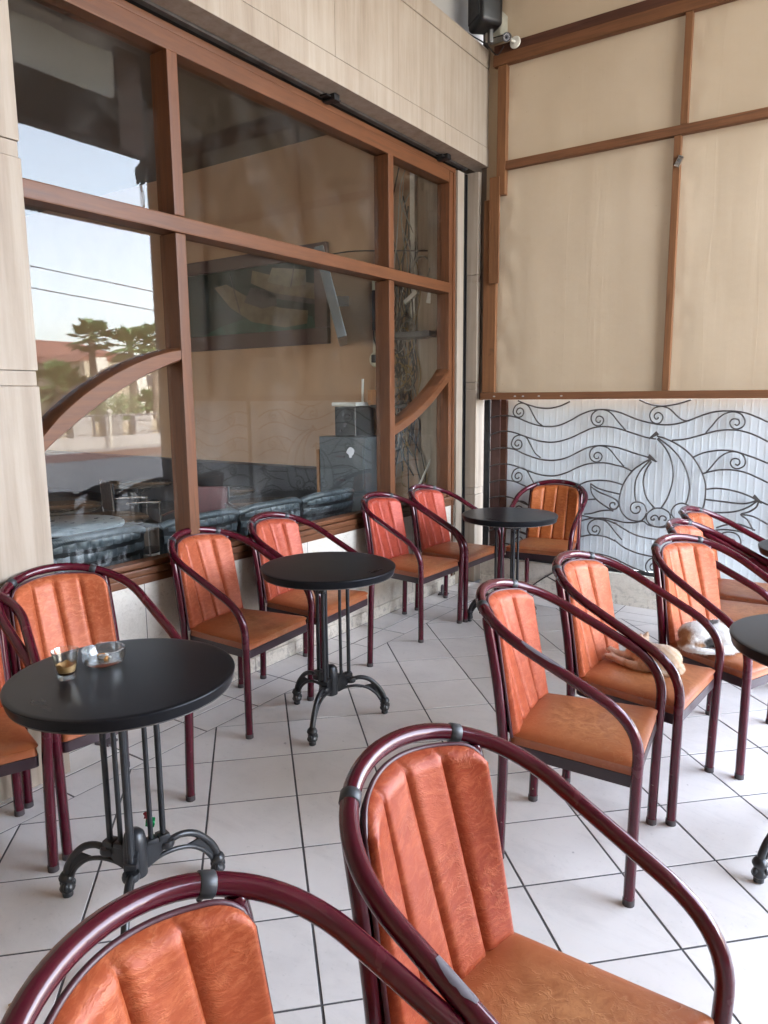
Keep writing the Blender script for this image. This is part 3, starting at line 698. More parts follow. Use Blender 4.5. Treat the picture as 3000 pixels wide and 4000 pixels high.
IRON = [
 ('wave_bar',[(0.199,1.415),(0.265,1.43),(0.362,1.436),(0.45,1.421),(0.545,1.385),(0.639,1.359),(0.722,1.352),(0.804,1.362),(0.891,1.397),(0.976,1.445),(1.046,1.474),(1.116,1.487),(1.185,1.487),(1.267,1.472),(1.315,1.456),(1.419,1.416),(1.521,1.39),(1.613,1.379),(1.703,1.389),(1.79,1.417),(1.875,1.453),(1.958,1.477),(2.047,1.481),(2.136,1.471),(2.212,1.443),(2.287,1.407)]),
 ('wave_bar',[(0.201,1.269),(0.267,1.296),(0.348,1.309),(0.437,1.296),(0.533,1.266),(0.626,1.239),(0.726,1.227),(0.816,1.237),(0.91,1.268),(1.002,1.312),(1.072,1.344),(1.141,1.359),(1.224,1.357),(1.299,1.341),(1.32,1.335),(1.424,1.303),(1.493,1.284),(1.559,1.275)]),
 ('wave_bar',[(1.671,1.268),(1.753,1.277),(1.846,1.303),(1.906,1.324),(1.978,1.344),(2.055,1.351),(2.132,1.344),(2.214,1.317),(2.296,1.275)]),
 ('wave_bar',[(0.195,1.141),(0.261,1.162),(0.343,1.17),(0.432,1.16),(0.52,1.126),(0.615,1.097),(0.707,1.083),(0.798,1.087),(0.886,1.112),(0.972,1.157),(1.042,1.192),(1.119,1.211),(1.196,1.213),(1.278,1.202),(1.326,1.189),(1.431,1.158),(1.526,1.134)]),
 ('wave_bar',[(1.823,1.15),(1.884,1.182),(1.956,1.201),(2.022,1.208),(2.094,1.202),(2.171,1.179),(2.242,1.154),(2.306,1.128)]),
 ('wave_bar',[(0.197,1.001),(0.263,1.026),(0.354,1.036),(0.443,1.023),(0.539,0.995),(0.634,0.967),(0.726,0.957),(0.809,0.965),(0.89,0.994),(0.976,1.038),(1.047,1.066),(1.124,1.08),(1.201,1.081),(1.284,1.066),(1.332,1.056),(1.396,1.028)]),
 ('wave_bar',[(1.895,1.036),(1.952,1.056),(2.024,1.071),(2.102,1.071),(2.179,1.055),(2.25,1.026),(2.314,0.995)]),
 ('wave_bar',[(0.199,0.867),(0.266,0.89),(0.348,0.9),(0.438,0.893),(0.526,0.864),(0.621,0.833),(0.737,0.826),(0.835,0.844),(0.923,0.875),(0.981,0.896),(1.052,0.929),(1.129,0.943),(1.206,0.945),(1.276,0.935),(1.331,0.921)]),
 ('wave_bar',[(0.197,0.732),(0.26,0.752),(0.343,0.763),(0.424,0.753),(0.506,0.725),(0.594,0.698),(0.703,0.692),(0.817,0.708),(0.927,0.746),(1.0,0.773),(1.064,0.788),(1.128,0.796)]),
 ('wave_bar',[(0.455,1.558),(0.542,1.526),(0.635,1.502),(0.726,1.497),(0.814,1.515),(0.894,1.55)]),
 ('wave_bar',[(1.426,1.56),(1.501,1.528),(1.581,1.515),(1.658,1.522),(1.733,1.541),(1.788,1.559)]),
 ('wave_bar',[(0.199,0.589),(0.27,0.619),(0.353,0.629),(0.452,0.619),(0.565,0.583),(0.706,0.559),(0.858,0.595),(0.968,0.644),(1.025,0.657),(1.112,0.646),(1.218,0.652),(1.288,0.641),(1.279,0.645),(1.35,0.633),(1.434,0.638),(1.495,0.654),(1.537,0.629),(1.605,0.62),(1.645,0.622),(1.716,0.646),(1.792,0.681),(1.88,0.696)]),
 ('wave_bar',[(0.201,0.449),(0.273,0.48),(0.356,0.494),(0.454,0.486),(0.568,0.455),(0.709,0.462),(0.86,0.529),(0.969,0.594),(1.077,0.636),(1.134,0.645),(1.218,0.638),(1.289,0.616),(1.28,0.623),(1.352,0.583),(1.438,0.545),(1.528,0.529),(1.616,0.526),(1.728,0.536),(1.855,0.577),(1.947,0.62),(2.007,0.636),(2.068,0.646),(2.158,0.641),(2.236,0.616),(2.342,0.575)]),
 ('wave_bar',[(0.204,0.312),(0.275,0.344),(0.358,0.36),(0.457,0.352),(0.571,0.326),(0.713,0.335),(0.864,0.404),(0.973,0.467),(1.067,0.502),(1.139,0.511),(1.224,0.504),(1.294,0.48),(1.285,0.489),(1.358,0.439),(1.444,0.409),(1.521,0.396),(1.589,0.393),(1.701,0.414),(1.829,0.464),(1.952,0.519),(2.044,0.536),(2.135,0.532),(2.244,0.498),(2.35,0.464)]),
 ('wave_bar',[(0.867,0.301),(0.978,0.336),(1.101,0.362),(1.173,0.363),(1.265,0.349),(1.342,0.323),(1.291,0.343),(1.364,0.315),(1.435,0.288),(1.527,0.264)]),
 ('scroll',[(0.669,1.358),(0.622,1.394),(0.582,1.458),(0.55,1.511),(0.511,1.535),(0.471,1.537),(0.432,1.515),(0.413,1.471),(0.426,1.439),(0.458,1.424),(0.489,1.432),(0.506,1.457),(0.5,1.486),(0.476,1.499),(0.453,1.49),(0.443,1.468),(0.454,1.451),(0.472,1.451),(0.479,1.464)]),
 ('scroll',[(0.661,1.101),(0.614,1.136),(0.573,1.2),(0.541,1.253),(0.501,1.276),(0.461,1.277),(0.422,1.254),(0.403,1.209),(0.416,1.176),(0.448,1.163),(0.48,1.171),(0.496,1.197),(0.49,1.227),(0.466,1.239),(0.443,1.229),(0.433,1.207),(0.443,1.19),(0.462,1.19),(0.469,1.204)]),
 ('scroll',[(0.67,0.835),(0.623,0.869),(0.582,0.933),(0.549,0.986),(0.509,1.009),(0.47,1.008),(0.43,0.984),(0.411,0.938),(0.424,0.905),(0.456,0.892),(0.488,0.902),(0.505,0.929),(0.499,0.958),(0.475,0.97),(0.451,0.959),(0.441,0.936),(0.452,0.92),(0.47,0.921),(0.478,0.934)]),
 ('scroll',[(0.679,0.56),(0.632,0.593),(0.591,0.657),(0.558,0.71),(0.517,0.732),(0.477,0.73),(0.438,0.705),(0.418,0.658),(0.431,0.624),(0.464,0.612),(0.496,0.622),(0.513,0.65),(0.507,0.68),(0.482,0.691),(0.458,0.68),(0.448,0.656),(0.459,0.64),(0.478,0.641),(0.486,0.655)]),
 ('scroll',[(0.686,0.302),(0.638,0.334),(0.597,0.398),(0.564,0.451),(0.523,0.472),(0.483,0.469),(0.443,0.443),(0.424,0.394),(0.437,0.361),(0.47,0.349),(0.502,0.361),(0.519,0.389),(0.513,0.419),(0.488,0.43),(0.464,0.418),(0.454,0.394),(0.465,0.377),(0.484,0.379),(0.491,0.394)]),
 ('scroll',[(1.333,1.335),(1.284,1.388),(1.22,1.461),(1.171,1.485),(1.116,1.485),(1.075,1.454),(1.068,1.413),(1.085,1.379),(1.12,1.364),(1.151,1.376),(1.165,1.407),(1.153,1.43),(1.128,1.439),(1.108,1.427),(1.104,1.405),(1.119,1.391),(1.137,1.394),(1.138,1.407)]),
 ('scroll',[(1.333,1.062),(1.283,1.114),(1.219,1.187),(1.169,1.209),(1.114,1.207),(1.073,1.175),(1.066,1.133),(1.083,1.099),(1.118,1.085),(1.149,1.098),(1.164,1.13),(1.151,1.153),(1.126,1.161),(1.105,1.148),(1.101,1.126),(1.117,1.113),(1.135,1.116),(1.136,1.129)]),
 ('scroll',[(1.342,0.495),(1.292,0.546),(1.226,0.618),(1.176,0.638),(1.12,0.633),(1.078,0.597),(1.071,0.553),(1.088,0.519),(1.125,0.507),(1.156,0.522),(1.17,0.556),(1.157,0.579),(1.132,0.586),(1.111,0.571),(1.107,0.548),(1.123,0.535),(1.141,0.54),(1.143,0.553)]),
 ('scroll',[(1.784,1.41),(1.746,1.413),(1.707,1.436),(1.653,1.488),(1.613,1.508),(1.574,1.512),(1.529,1.495),(1.506,1.454),(1.517,1.41),(1.547,1.389),(1.58,1.394),(1.599,1.425),(1.593,1.451),(1.57,1.468),(1.547,1.461),(1.538,1.441),(1.549,1.421),(1.565,1.424),(1.566,1.434)]),
 ('scroll',[(1.815,0.305),(1.776,0.304),(1.736,0.323),(1.68,0.373),(1.639,0.389),(1.599,0.388),(1.553,0.364),(1.529,0.318),(1.54,0.273),(1.572,0.254),(1.605,0.263),(1.625,0.298),(1.619,0.326),(1.595,0.341),(1.571,0.331),(1.562,0.308),(1.573,0.288),(1.59,0.293),(1.591,0.304)]),
 ('scroll',[(1.897,1.327),(1.934,1.376),(1.979,1.435),(2.025,1.466),(2.071,1.475),(2.119,1.458),(2.144,1.417),(2.138,1.379),(2.102,1.358),(2.069,1.365),(2.051,1.394),(2.058,1.42),(2.08,1.428),(2.104,1.42),(2.111,1.398),(2.097,1.382),(2.081,1.391)]),
 ('scroll',[(1.916,1.044),(1.953,1.096),(1.998,1.156),(2.044,1.19),(2.091,1.2),(2.139,1.185),(2.164,1.144),(2.159,1.105),(2.122,1.083),(2.089,1.089),(2.071,1.117),(2.078,1.143),(2.1,1.153),(2.124,1.145),(2.131,1.123),(2.117,1.106),(2.101,1.115)]),
 ('scroll',[(1.918,0.457),(1.956,0.512),(2.002,0.578),(2.048,0.616),(2.096,0.63),(2.145,0.617),(2.17,0.576),(2.165,0.536),(2.127,0.51),(2.094,0.514),(2.075,0.542),(2.083,0.57),(2.105,0.581),(2.129,0.575),(2.137,0.553),(2.123,0.534),(2.106,0.542)]),
 ('flame_bar',[(1.565,1.296),(1.631,1.277),(1.711,1.239),(1.783,1.188),(1.837,1.13),(1.885,1.052),(1.914,0.974),(1.921,0.908),(1.918,0.841),(1.909,0.786),(1.89,0.73),(1.849,0.686),(1.78,0.652),(1.715,0.66),(1.687,0.692)]),
 ('flame_bar',[(1.572,1.283),(1.647,1.23),(1.715,1.165),(1.763,1.093),(1.796,1.014),(1.81,0.934),(1.804,0.859),(1.791,0.807)]),
 ('flame_bar',[(1.566,1.276),(1.614,1.229),(1.657,1.163),(1.683,1.09),(1.693,1.015),(1.685,0.933),(1.66,0.842),(1.621,0.766)]),
 ('flame_bar',[(1.533,1.128),(1.475,1.094),(1.402,1.035),(1.344,0.947),(1.316,0.86),(1.31,0.781),(1.333,0.711),(1.384,0.662),(1.454,0.65),(1.494,0.668),(1.519,0.72)]),
 ('flame_bar',[(1.527,1.117),(1.47,1.052),(1.432,0.98),(1.422,0.91),(1.425,0.853),(1.437,0.798)]),
 ('flame_bar',[(1.534,1.107),(1.5,1.047),(1.483,0.976),(1.489,0.907),(1.51,0.838),(1.55,0.785),(1.578,0.759)]),
 ('scroll',[(1.601,0.763),(1.568,0.756),(1.526,0.72),(1.518,0.677),(1.543,0.637),(1.605,0.62),(1.663,0.641),(1.69,0.692),(1.679,0.733),(1.634,0.761),(1.601,0.763)]),
 ('scroll',[(1.61,0.671),(1.598,0.698),(1.574,0.707),(1.551,0.687),(1.555,0.67),(1.575,0.672),(1.571,0.685)]),
 ('scroll',[(1.61,0.671),(1.617,0.7),(1.64,0.707),(1.659,0.693),(1.656,0.675),(1.642,0.678)]),
 ('scroll',[(1.519,0.727),(1.496,0.781),(1.447,0.798),(1.407,0.781),(1.397,0.738),(1.42,0.71),(1.454,0.714),(1.47,0.74),(1.459,0.764),(1.437,0.755),(1.443,0.745)]),
 ('scroll',[(1.811,0.799),(1.765,0.812),(1.721,0.795),(1.694,0.748),(1.706,0.708),(1.746,0.683),(1.784,0.694),(1.795,0.736),(1.771,0.765),(1.746,0.745),(1.76,0.726)]),
 ('flame_bar',[(1.92,0.924),(1.99,0.936),(2.069,0.931),(2.153,0.914),(2.219,0.889),(2.26,0.869),(2.325,0.842)]),
 ('flame_bar',[(1.924,0.851),(2.026,0.845),(2.116,0.839),(2.175,0.84),(2.221,0.853),(2.255,0.872)]),
 ('flame_bar',[(1.969,0.761),(2.06,0.768),(2.137,0.785),(2.206,0.82),(2.258,0.866)]),
 ('flame_bar',[(2.264,0.86),(2.252,0.82),(2.208,0.784),(2.159,0.763),(2.2,0.731),(2.225,0.694),(2.245,0.656)]),
 ('flame_bar',[(2.159,0.763),(2.239,0.754),(2.333,0.707)]),
 ('flame_bar',[(2.006,0.653),(2.066,0.679),(2.143,0.693),(2.215,0.673),(2.257,0.658)]),
 ('flame_bar',[(1.081,0.917),(1.132,0.885),(1.209,0.865),(1.31,0.848)]),
 ('flame_bar',[(1.085,0.892),(1.154,0.851),(1.232,0.825),(1.288,0.798),(1.307,0.764),(1.284,0.731),(1.249,0.732),(1.238,0.759),(1.251,0.777),(1.275,0.776),(1.276,0.759)]),
 ('flame_bar',[(1.082,0.913),(1.09,0.85),(1.128,0.796),(1.193,0.752),(1.267,0.712)]),
 ('flame_bar',[(1.04,0.669),(1.097,0.681),(1.16,0.704),(1.215,0.715),(1.267,0.716)]),
]

for kind, pts in IRON:
    r = {'wave_bar': 0.0062, 'scroll': 0.0056, 'flame_bar': 0.0064}[kind]
    path = smooth_path([(p[0], 0.060+(0.004 if kind == 'scroll' else 0.0)+(0.003 if kind == 'flame_bar' else 0), p[1]) for p in pts], 4)
    obj(kind, MB().tube(path, r, 7), 'wrought_iron', gr, True, 60)
for k, z in enumerate((1.42, 1.28, 1.145, 1.01, 0.875, 0.74)):      # the bay past the bar carries on with the same waves
    path = [(2.436+i*0.0465, 0.06, z-0.02+0.055*math.sin((i/24)*2*PI*1.35+0.4)) for i in range(26)]
    obj('wave_bar', MB().tube(path, 0.0064, 7), 'wrought_iron', gr, True, 60)
    if k % 2 == 0:
        for cx in (2.72, 3.25):
            sp = [(cx+0.075*(1-t/34)*math.cos(t*0.42)+0.0, 0.064, z-0.06+0.075*(1-t/34)*math.sin(t*0.42)) for t in range(30)]
            obj('scroll', MB().tube(sp, 0.0066, 7), 'wrought_iron', gr, True, 60)
for (x, z, a) in ((1.545, 1.300, -0.62), (1.538, 1.131, 0.62), (2.255, 0.878, 0.7)):
    o = obj('welded_tip', MB().prism([(-0.045, -0.004), (-0.04, 0.006), (0.03, 0.018), (0.034, -0.014)], 'y', -0.006, 0.006), 'wrought_iron', gr)
    o.location = (x, 0.06, z); o.rotation_euler = (0, a if a < 0 else a+PI, 0)
# cables trailing along the plinth top
def cable(name, pts, r, mat, parent=None, sub=6): return obj(name, MB().tube(smooth_path(pts, sub), r, 6), mat, parent, True, 60)
tag(cable('cable', [(0.42, 0.03, 0.245), (0.7, 0.02, 0.16), (0.95, 0.0, 0.06), (1.05, -0.03, 0.01)], 0.006, 'cable_black'), 'black cable drooping down the plinth behind the corner chair', 'cable')
tag(cable('cable', [(1.2, 0.03, 0.25), (0.95, 0.025, 0.245), (0.75, -0.005, 0.13), (0.6, -0.02, 0.006)], 0.006, 'cable_black'), 'black cable slanting from plinth edge to floor beside corner table', 'cable')
tag(cable('cable', [(1.05, 0.035, 0.27), (1.25, 0.025, 0.28), (1.45, 0.03, 0.262), (1.7, 0.025, 0.255), (1.9, 0.03, 0.30), (2.1, 0.03, 0.26)], 0.008, 'cable_black'), 'black cable lying along the plinth top below the flame motif', 'cable')

# ceiling, street edge beam, end post
tag(obj('ceiling', MB().box(-0.25, XMAX, -14.0, 3.0, 6.32, 6.45), 'ceiling_brown'), 'brown terrace ceiling', kind='structure')
va = thing('edge_beam', 'dark beam along the street edge with a rolled beige awning above', 'beam')
obj('beam', MB().box(5.98, 6.25, -14.0, 3.0, 5.06, 5.66).box(-0.25, 5.979, -14.2, -14.0, 4.30, 6.318), 'valance_dark', va)  # the unseen rear cross beam is added to cut light from above
def roll(u, v):
    y = -14.0+u*16.6; z = 5.64+v*0.60
    return (5.985-0.05*math.sin(v*PI)+0.012*noise.noise((y*3, z*6, 1)), y, z+0.02*noise.noise((y*2, v*3, 5)))
obj('awning_roll', MB().grid(roll, 170, 10), 'awning', va, True, 80); obj('end_box', MB().box(5.88, 5.978, 1.25, 3.0, 5.0, 6.31), 'brown_post', va)
es = thing('added_rear_screen', 'unseen beige canvas screens added behind the camera to shade the terrace', 'screen')  # unseen end screen, added to hold back light from the rear
obj('canvas', MB().grid(lambda u, v: (0.0+u*5.97, -8.5+0.02*noise.noise((u*5, v*4, 2)), 0.0+v*6.31), 40, 40), 'cloth', es, True, 80)
obj('added_shade_canvas', MB().grid(lambda u, v: (5.93+0.02*noise.noise((u*5, v*4, 6)), -8.48+u*5.0, v*5.05), 40, 40), 'cloth', es, True, 80)  # unseen canvas added to shade the near floor from the street side
for x in (0.6, 2.2, 3.8, 5.4): obj('batten', MB().box(x, x+0.05, -8.47, -8.42, 0, 6.31), 'batten_v', es)
tag(obj('end_post', MB().bbox(3.665, 3.79, -0.02, 0.26, -0.1, 6.318, 0.006), 'post_grey'), 'dark grey post at the street end of the screen', 'post')
br = thing('wire_bracket', 'dark perforated bracket plate with loose wires on the street post', 'bracket', (3.80, -0.02, 4.08))
obj('plate', MB().prism([(0, 0.12), (0.17, 0.03), (0.15, -0.13), (0.07, -0.09), (0.07, -0.15), (0, -0.12)], 'y', -0.01, 0.01), 'valance_dark', br)
for k in range(3): cable('wire', [(0.01+0.03*k, -0.01, 0.1), (0.05, -0.03, -0.1), (0.02+0.03*k, -0.02, -0.3), (0.05-0.02*k, -0.02, -0.55)], 0.005, 'cable_black', br)

# the building over and behind the terrace
bl = thing('cafe_building', 'cafe building behind the facade with the room inside', 'building')
obj('upper_storey', MB().box(-8.2, -0.26, -14.0, 3.0, 5.0, 8.5).box(-0.255, 0.0, -14.0, 0.28, 6.46, 8.5), 'plaster_white', bl)
obj('room_end_wall', MB().box(-8.0, -0.312, 0.02, 0.2, -0.05, 4.99), 'interior_wall', bl)
obj('room_back_wall', MB().box(-8.2, -8.0, -9.0, 0.2, 0.0, 4.99), 'interior_wall', bl)
obj('front_wall', MB().box(-0.30, -0.005, -9.0, -7.002, 0.0, 5.0), 'stone', bl)
obj('room_side_wall', MB().box(-8.0, -4.2, -9.2, -9.0, 0.0, 4.99).box(-4.199, -0.302, -9.2, -9.0, 2.7, 4.99).box(-1.0, -0.302, -9.2, -9.0, 0.0, 2.699), 'interior_wall', bl)  # unseen opening added to let daylight into the room
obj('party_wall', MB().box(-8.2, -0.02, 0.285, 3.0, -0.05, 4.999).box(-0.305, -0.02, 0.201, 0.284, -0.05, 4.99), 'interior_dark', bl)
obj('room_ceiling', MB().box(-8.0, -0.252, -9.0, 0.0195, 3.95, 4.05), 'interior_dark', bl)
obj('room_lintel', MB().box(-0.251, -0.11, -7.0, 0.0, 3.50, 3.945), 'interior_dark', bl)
obj('room_floor', MB().box(-8.0, -0.302, -9.0, 0.0195, -0.1, 0.0), 'tile', bl)

# ------------------------------------------------------------------ seen through the window: the cafe room
fp = thing('framed_picture', 'large framed painting of moored boats on the cafe end wall', 'picture')
x0, x1, z0, z1 = -3.60, -1.45, 2.10, 3.02
obj('frame', MB().bbox(x0, x1, -0.035, 0.019, z0, z0+0.15, 0.01).bbox(x0, x1, -0.035, 0.019, z1-0.13, z1, 0.01).bbox(x0, x0+0.13, -0.035, 0.019, z0+0.151, z1-0.131, 0.01).bbox(x1-0.15, x1, -0.035, 0.019, z0+0.151, z1-0.131, 0.01), 'picture_frame', fp)
obj('canvas', MB().box(x0+0.13, x1-0.15, -0.004, 0.0, z0+0.15, z1-0.13), 'paint_teal', fp)
def flat(name, pts, mat, d): obj(name, MB().prism(pts, 'y', -0.005-d, -0.0045), mat, fp)
flat('painted_water', [(-3.2, 2.251), (-1.61, 2.251), (-1.65, 2.36), (-1.9, 2.44), (-2.4, 2.42), (-2.9, 2.34)], 'paint_green', 0.0006)
flat('painted_hull', [(-2.98, 2.74), (-2.75, 2.52), (-2.45, 2.36), (-2.0, 2.28), (-1.72, 2.30), (-1.70, 2.42), (-2.05, 2.47), (-2.4, 2.56), (-2.8, 2.76)], 'paint_hull', 0.0012)
flat('painted_hull', [(-2.45, 2.74), (-2.1, 2.60), (-1.62, 2.52), (-1.61, 2.66), (-1.8, 2.70), (-2.2, 2.80), (-2.42, 2.86)], 'paint_hull', 0.0012)
flat('painted_shade', [(-2.40, 2.66), (-2.1, 2.56), (-1.62, 2.47), (-1.62, 2.52), (-2.1, 2.61), (-2.4, 2.70)], 'paint_shadow', 0.0018)
flat('painted_cabin', [(-2.22, 2.73), (-1.95, 2.66), (-1.72, 2.66), (-1.72, 2.80), (-2.15, 2.86)], 'paint_cabin', 0.0018)
flat('painted_cabin', [(-2.55, 2.56), (-2.3, 2.48), (-2.1, 2.50), (-2.12, 2.60), (-2.45, 2.70)], 'paint_shadow', 0.0018)
for a, b in (((-2.62, 2.45), (-2.75, 2.86)), ((-1.92, 2.66), (-1.86, 2.88))): flat('painted_mast', [a, (a[0]+0.015, a[1]), (b[0]+0.012, b[1]), b], 'paint_shadow', 0.0022)

def bench():
    t = thing('wall_bench', 'long dark upholstered bench along the cafe end wall', 'bench')
    obj('backrest', MB().bbox(-6.5, -1.33, -0.14, 0.018, 0.40, 0.925, 0.02), 'bench_dark', t); obj('seat', MB().bbox(-6.5, -1.33, -0.60, -0.142, 0.30, 0.45, 0.02), 'bench_dark', t); obj('base', MB().box(-6.5, -1.35, -0.55, 0.0, 0.0, 0.298), 'interior_dark', t)
bench()
def inner_table(x, y, r, label, z=0.735, top='inner_tabletop'):
    t = thing('indoor_table', label, 'table', (x, y, 0), 0, 'round tables inside the cafe')
    obj('tabletop', MB().lathe([(r-0.01, z-0.028), (r, z-0.02), (r, z-0.005), (r-0.006, z)], 40), top, t, True)
    obj('pedestal', MB().lathe([(0.03, 0.03), (0.026, z-0.029)], 12), 'cast_iron', t, True); obj('base', MB().lathe([(0.2, 0), (0.2, 0.015), (0.06, 0.03)], 24), 'cast_iron', t, True)
    for k in range(4):
        a = k*PI/2+0.4; obj('bracket', MB().tube([(0.02*math.cos(a), 0.02*math.sin(a), z-0.12), (0.2*math.cos(a), 0.2*math.sin(a), z-0.031)], 0.008, 6), 'cast_iron', t)
inner_table(-2.25, -0.72, 0.34, 'brown topped indoor table nearest the framed picture')
inner_table(-1.28, -1.12, 0.33, 'brown indoor table right behind the middle wicker chairs')
inner_table(-1.75, -2.35, 0.34, 'brown indoor table seen behind the left mullion')
inner_table(-3.45, -0.75, 0.36, 'brown indoor table deep in the room left of the mullion')
inner_table(-2.6, -2.2, 0.36, 'brown indoor table in the lower part of the left pane')
inner_table(-0.86, -3.16, 0.31, 'added table whose pale top stands in for a reflection behind the first wicker chair', 0.90, 'pale_reflection')  # pale disc added in place of a reflection on the glass

def wicker(i, y0, y1, label):
    t = thing('wicker_chair', label, 'wicker chair', (0, 0, 0), 0, 'dark wicker chairs inside the window')
    yc, hw = (y0+y1)/2, (y1-y0)/2
    def back(side):
        def fn(u, v):
            y = yc+(u*2-1)*hw*(0.93+0.07*v); z = 0.30+v*0.605
            x = -0.40+0.05*v-0.06*((u*2-1)**2)
            return (x+side*0.02, y, z-(0.03*((u*2-1)**4) if v > 0.97 else 0))
        return fn
    obj('woven_back', MB().grid(back(1), 40, 20), 'black_plastic', t, True, 70); obj('inner_back', MB().grid(back(-1), 40, 20), 'wicker', t, True, 70)
    mb = MB(); rows, cols = 9, 9                            # over-and-under strands, staggered row by row
    for r in range(rows):
        for c in range(cols+1):
            u0 = (c+(0.5 if r % 2 else 0.0)-0.62)/cols; u1 = u0+1.08/cols; um = (u0+u1)/2
            if um < 0.02 or um > 0.98: continue
            v0 = r/rows+0.012; v1 = v0+0.66/rows; f = back(1)
            P = [Vector(f(min(max(u, 0), 1), v)) for v in (v0, v1) for u in (u0, um, u1)]
            lift = [0.0, 0.016, 0.0]
            fr = [P[q]+Vector((lift[q % 3], 0, 0)) for q in range(6)]
            mid = [(fr[q]+fr[q+3])/2+Vector((0.006, 0, 0)) for q in range(3)]
            mb.add(fr[:3]+mid+fr[3:], [(0, 1, 4, 3), (1, 2, 5, 4), (3, 4, 7, 6), (4, 5, 8, 7)])
    o = obj('woven_strands', mb, 'wicker', t, True, 70); o['kind'] = 'stuff'
    top = [(-0.35-0.06*((u/10-1)**2), yc+(u/10-1)*hw*1.0, 0.905-0.03*((u/10-1)**4)) for u in range(21)]
    mb = MB(); mb.tube(top, 0.024, 8)
    for k in range(56):                                       # the braided rim
        p = k/55*20; i0 = min(int(p), 19); f = p-i0; a = Vector(top[i0]).lerp(Vector(top[i0+1]), f)
        mb.ellipsoid(a, (0.0255, 0.0068, 0.0255), (0.6, 0.3, 0), 6, 5)
    obj('braided_rim', mb, 'wicker', t, True, 60)
    for s in (-1, 1):
        obj('armrest', MB().bbox(-0.85, -0.44, yc+s*hw*0.94-0.03, yc+s*hw*0.94+0.03, 0.62, 0.68, 0.015), 'wicker', t)
        obj('leg', MB().box(-0.47, -0.43, yc+s*hw*0.9-0.02, yc+s*hw*0.9+0.02, 0, 0.31), 'black_plastic', t); obj('leg', MB().box(-0.86, -0.82, yc+s*hw*0.9-0.02, yc+s*hw*0.9+0.02, 0, 0.619), 'black_plastic', t)
    obj('seat', MB().bbox(-0.86, -0.43, yc-hw*0.86, yc+hw*0.86, 0.36, 0.44, 0.02), 'wicker', t)
wicker(0, -3.60, -2.99, 'dark wicker chair inside the left pane under the pale stand-in for a reflection')
wicker(1, -2.86, -2.28, 'dark wicker chair inside just right of the left mullion')
wicker(2, -2.255, -1.68, 'dark wicker chair inside behind the middle of the big pane')
wicker(3, -1.65, -1.06, 'dark wicker chair inside at the right end of the big pane')

def inner_chair(x, y, a, label, mat):
    t = thing('indoor_chair', label, 'chair', (x, y, 0), a, 'chrome framed chairs inside the cafe')
    obj('seat', MB().bbox(-0.2, 0.2, -0.2, 0.2, 0.43, 0.47, 0.015), mat, t); obj('backrest', MB().bbox(-0.22, -0.19, -0.19, 0.19, 0.60, 0.86, 0.012), mat, t)
    for s in (-1, 1):
        obj('leg', MB().tube(smooth_path([(-0.2, s*0.2, 0), (-0.2, s*0.2, 0.4), (-0.215, s*0.2, 0.86)], 3), 0.011, 8), 'chrome', t, True); obj('leg', MB().tube(smooth_path([(0.2, s*0.2, 0), (0.2, s*0.2, 0.6), (0.17, s*0.2, 0.66), (-0.1, s*0.2, 0.67)], 4), 0.011, 8), 'chrome', t, True)
inner_chair(-1.45, -2.95, 0.3, 'maroon chair with chrome legs inside the left pane', 'maroon_vinyl')
inner_chair(-2.2, -3.0, 2.6, 'brown chair with chrome legs deep inside the left pane', 'inner_tabletop')
inner_chair(-1.7, -1.5, -1.2, 'maroon chair with chrome legs between the indoor tables', 'maroon_vinyl')
inner_chair(-2.75, -1.35, 1.2, 'black chair with chrome legs beside the far indoor table', 'bench_dark')

tv = thing('television', 'flat television seen edge on, hung on the cafe end wall', 'television', (-1.11, -0.40, 2.42), R(127))
o = obj('screen_case', MB().bbox(-0.55, 0.55, -0.055, 0.022, -0.36, 0.36, 0.008), 'tv_grey', tv); o.rotation_euler = (R(-14), 0, 0)
o = obj('screen', MB().box(-0.53, 0.53, 0.0225, 0.024, -0.34, 0.34), 'black_plastic', tv); o.rotation_euler = (R(-14), 0, 0)
obj('wall_arm', MB().box(-0.03, 0.03, -0.16, -0.04, -0.04, 0.04), 'black_plastic', tv)
wb = thing('wall_socket_strip', 'cream wall bracket and socket hanging beside the television', 'bracket')
obj('plate', MB().bbox(-0.93, -0.87, -0.03, 0.018, 1.98, 2.62, 0.004), 'cream_plastic', wb); obj('socket', MB().lathe([(0.07, 0), (0.07, 0.04), (0.055, 0.055)], 20), 'cream_plastic', wb, True).matrix_local = Matrix.Translation((-0.87, -0.03, 1.93)) @ Euler((R(90), 0, 0)).to_matrix().to_4x4()
obj('adapter', MB().bbox(-0.885, -0.835, -0.12, -0.086, 1.90, 1.97, 0.008), 'black_plastic', wb)
rk = thing('amplifier_stack', 'black audio amplifier tower on the white drawers', 'amplifier', (0, 0, 0))
obj('case', MB().bbox(-1.17, -0.93, -0.30, -0.02, 1.252, 1.515, 0.012), 'black_plastic', rk)
for k, zz in enumerate((1.30, 1.36, 1.43)): obj('knob', MB().lathe([(0.012, 0), (0.010, 0.012)], 12), 'bare_metal', rk, True).matrix_local = Matrix.Translation((-1.10+0.05*k, -0.30, zz)) @ Euler((R(90), 0, 0)).to_matrix().to_4x4()
rt_ = thing('wifi_router', 'white router with one upright antenna on the black amplifier', 'router')
obj('case', MB().bbox(-1.22, -0.94, -0.28, -0.08, 1.517, 1.552, 0.01), 'white_plastic', rt_); obj('antenna', MB().tube([(-1.0, -0.10, 1.55), (-0.995, -0.10, 1.76)], 0.011, 8), 'white_plastic', rt_, True)
cb = thing('drawer_cabinet', 'grey drawer cabinet with wooden side standing under the amplifier', 'cabinet')
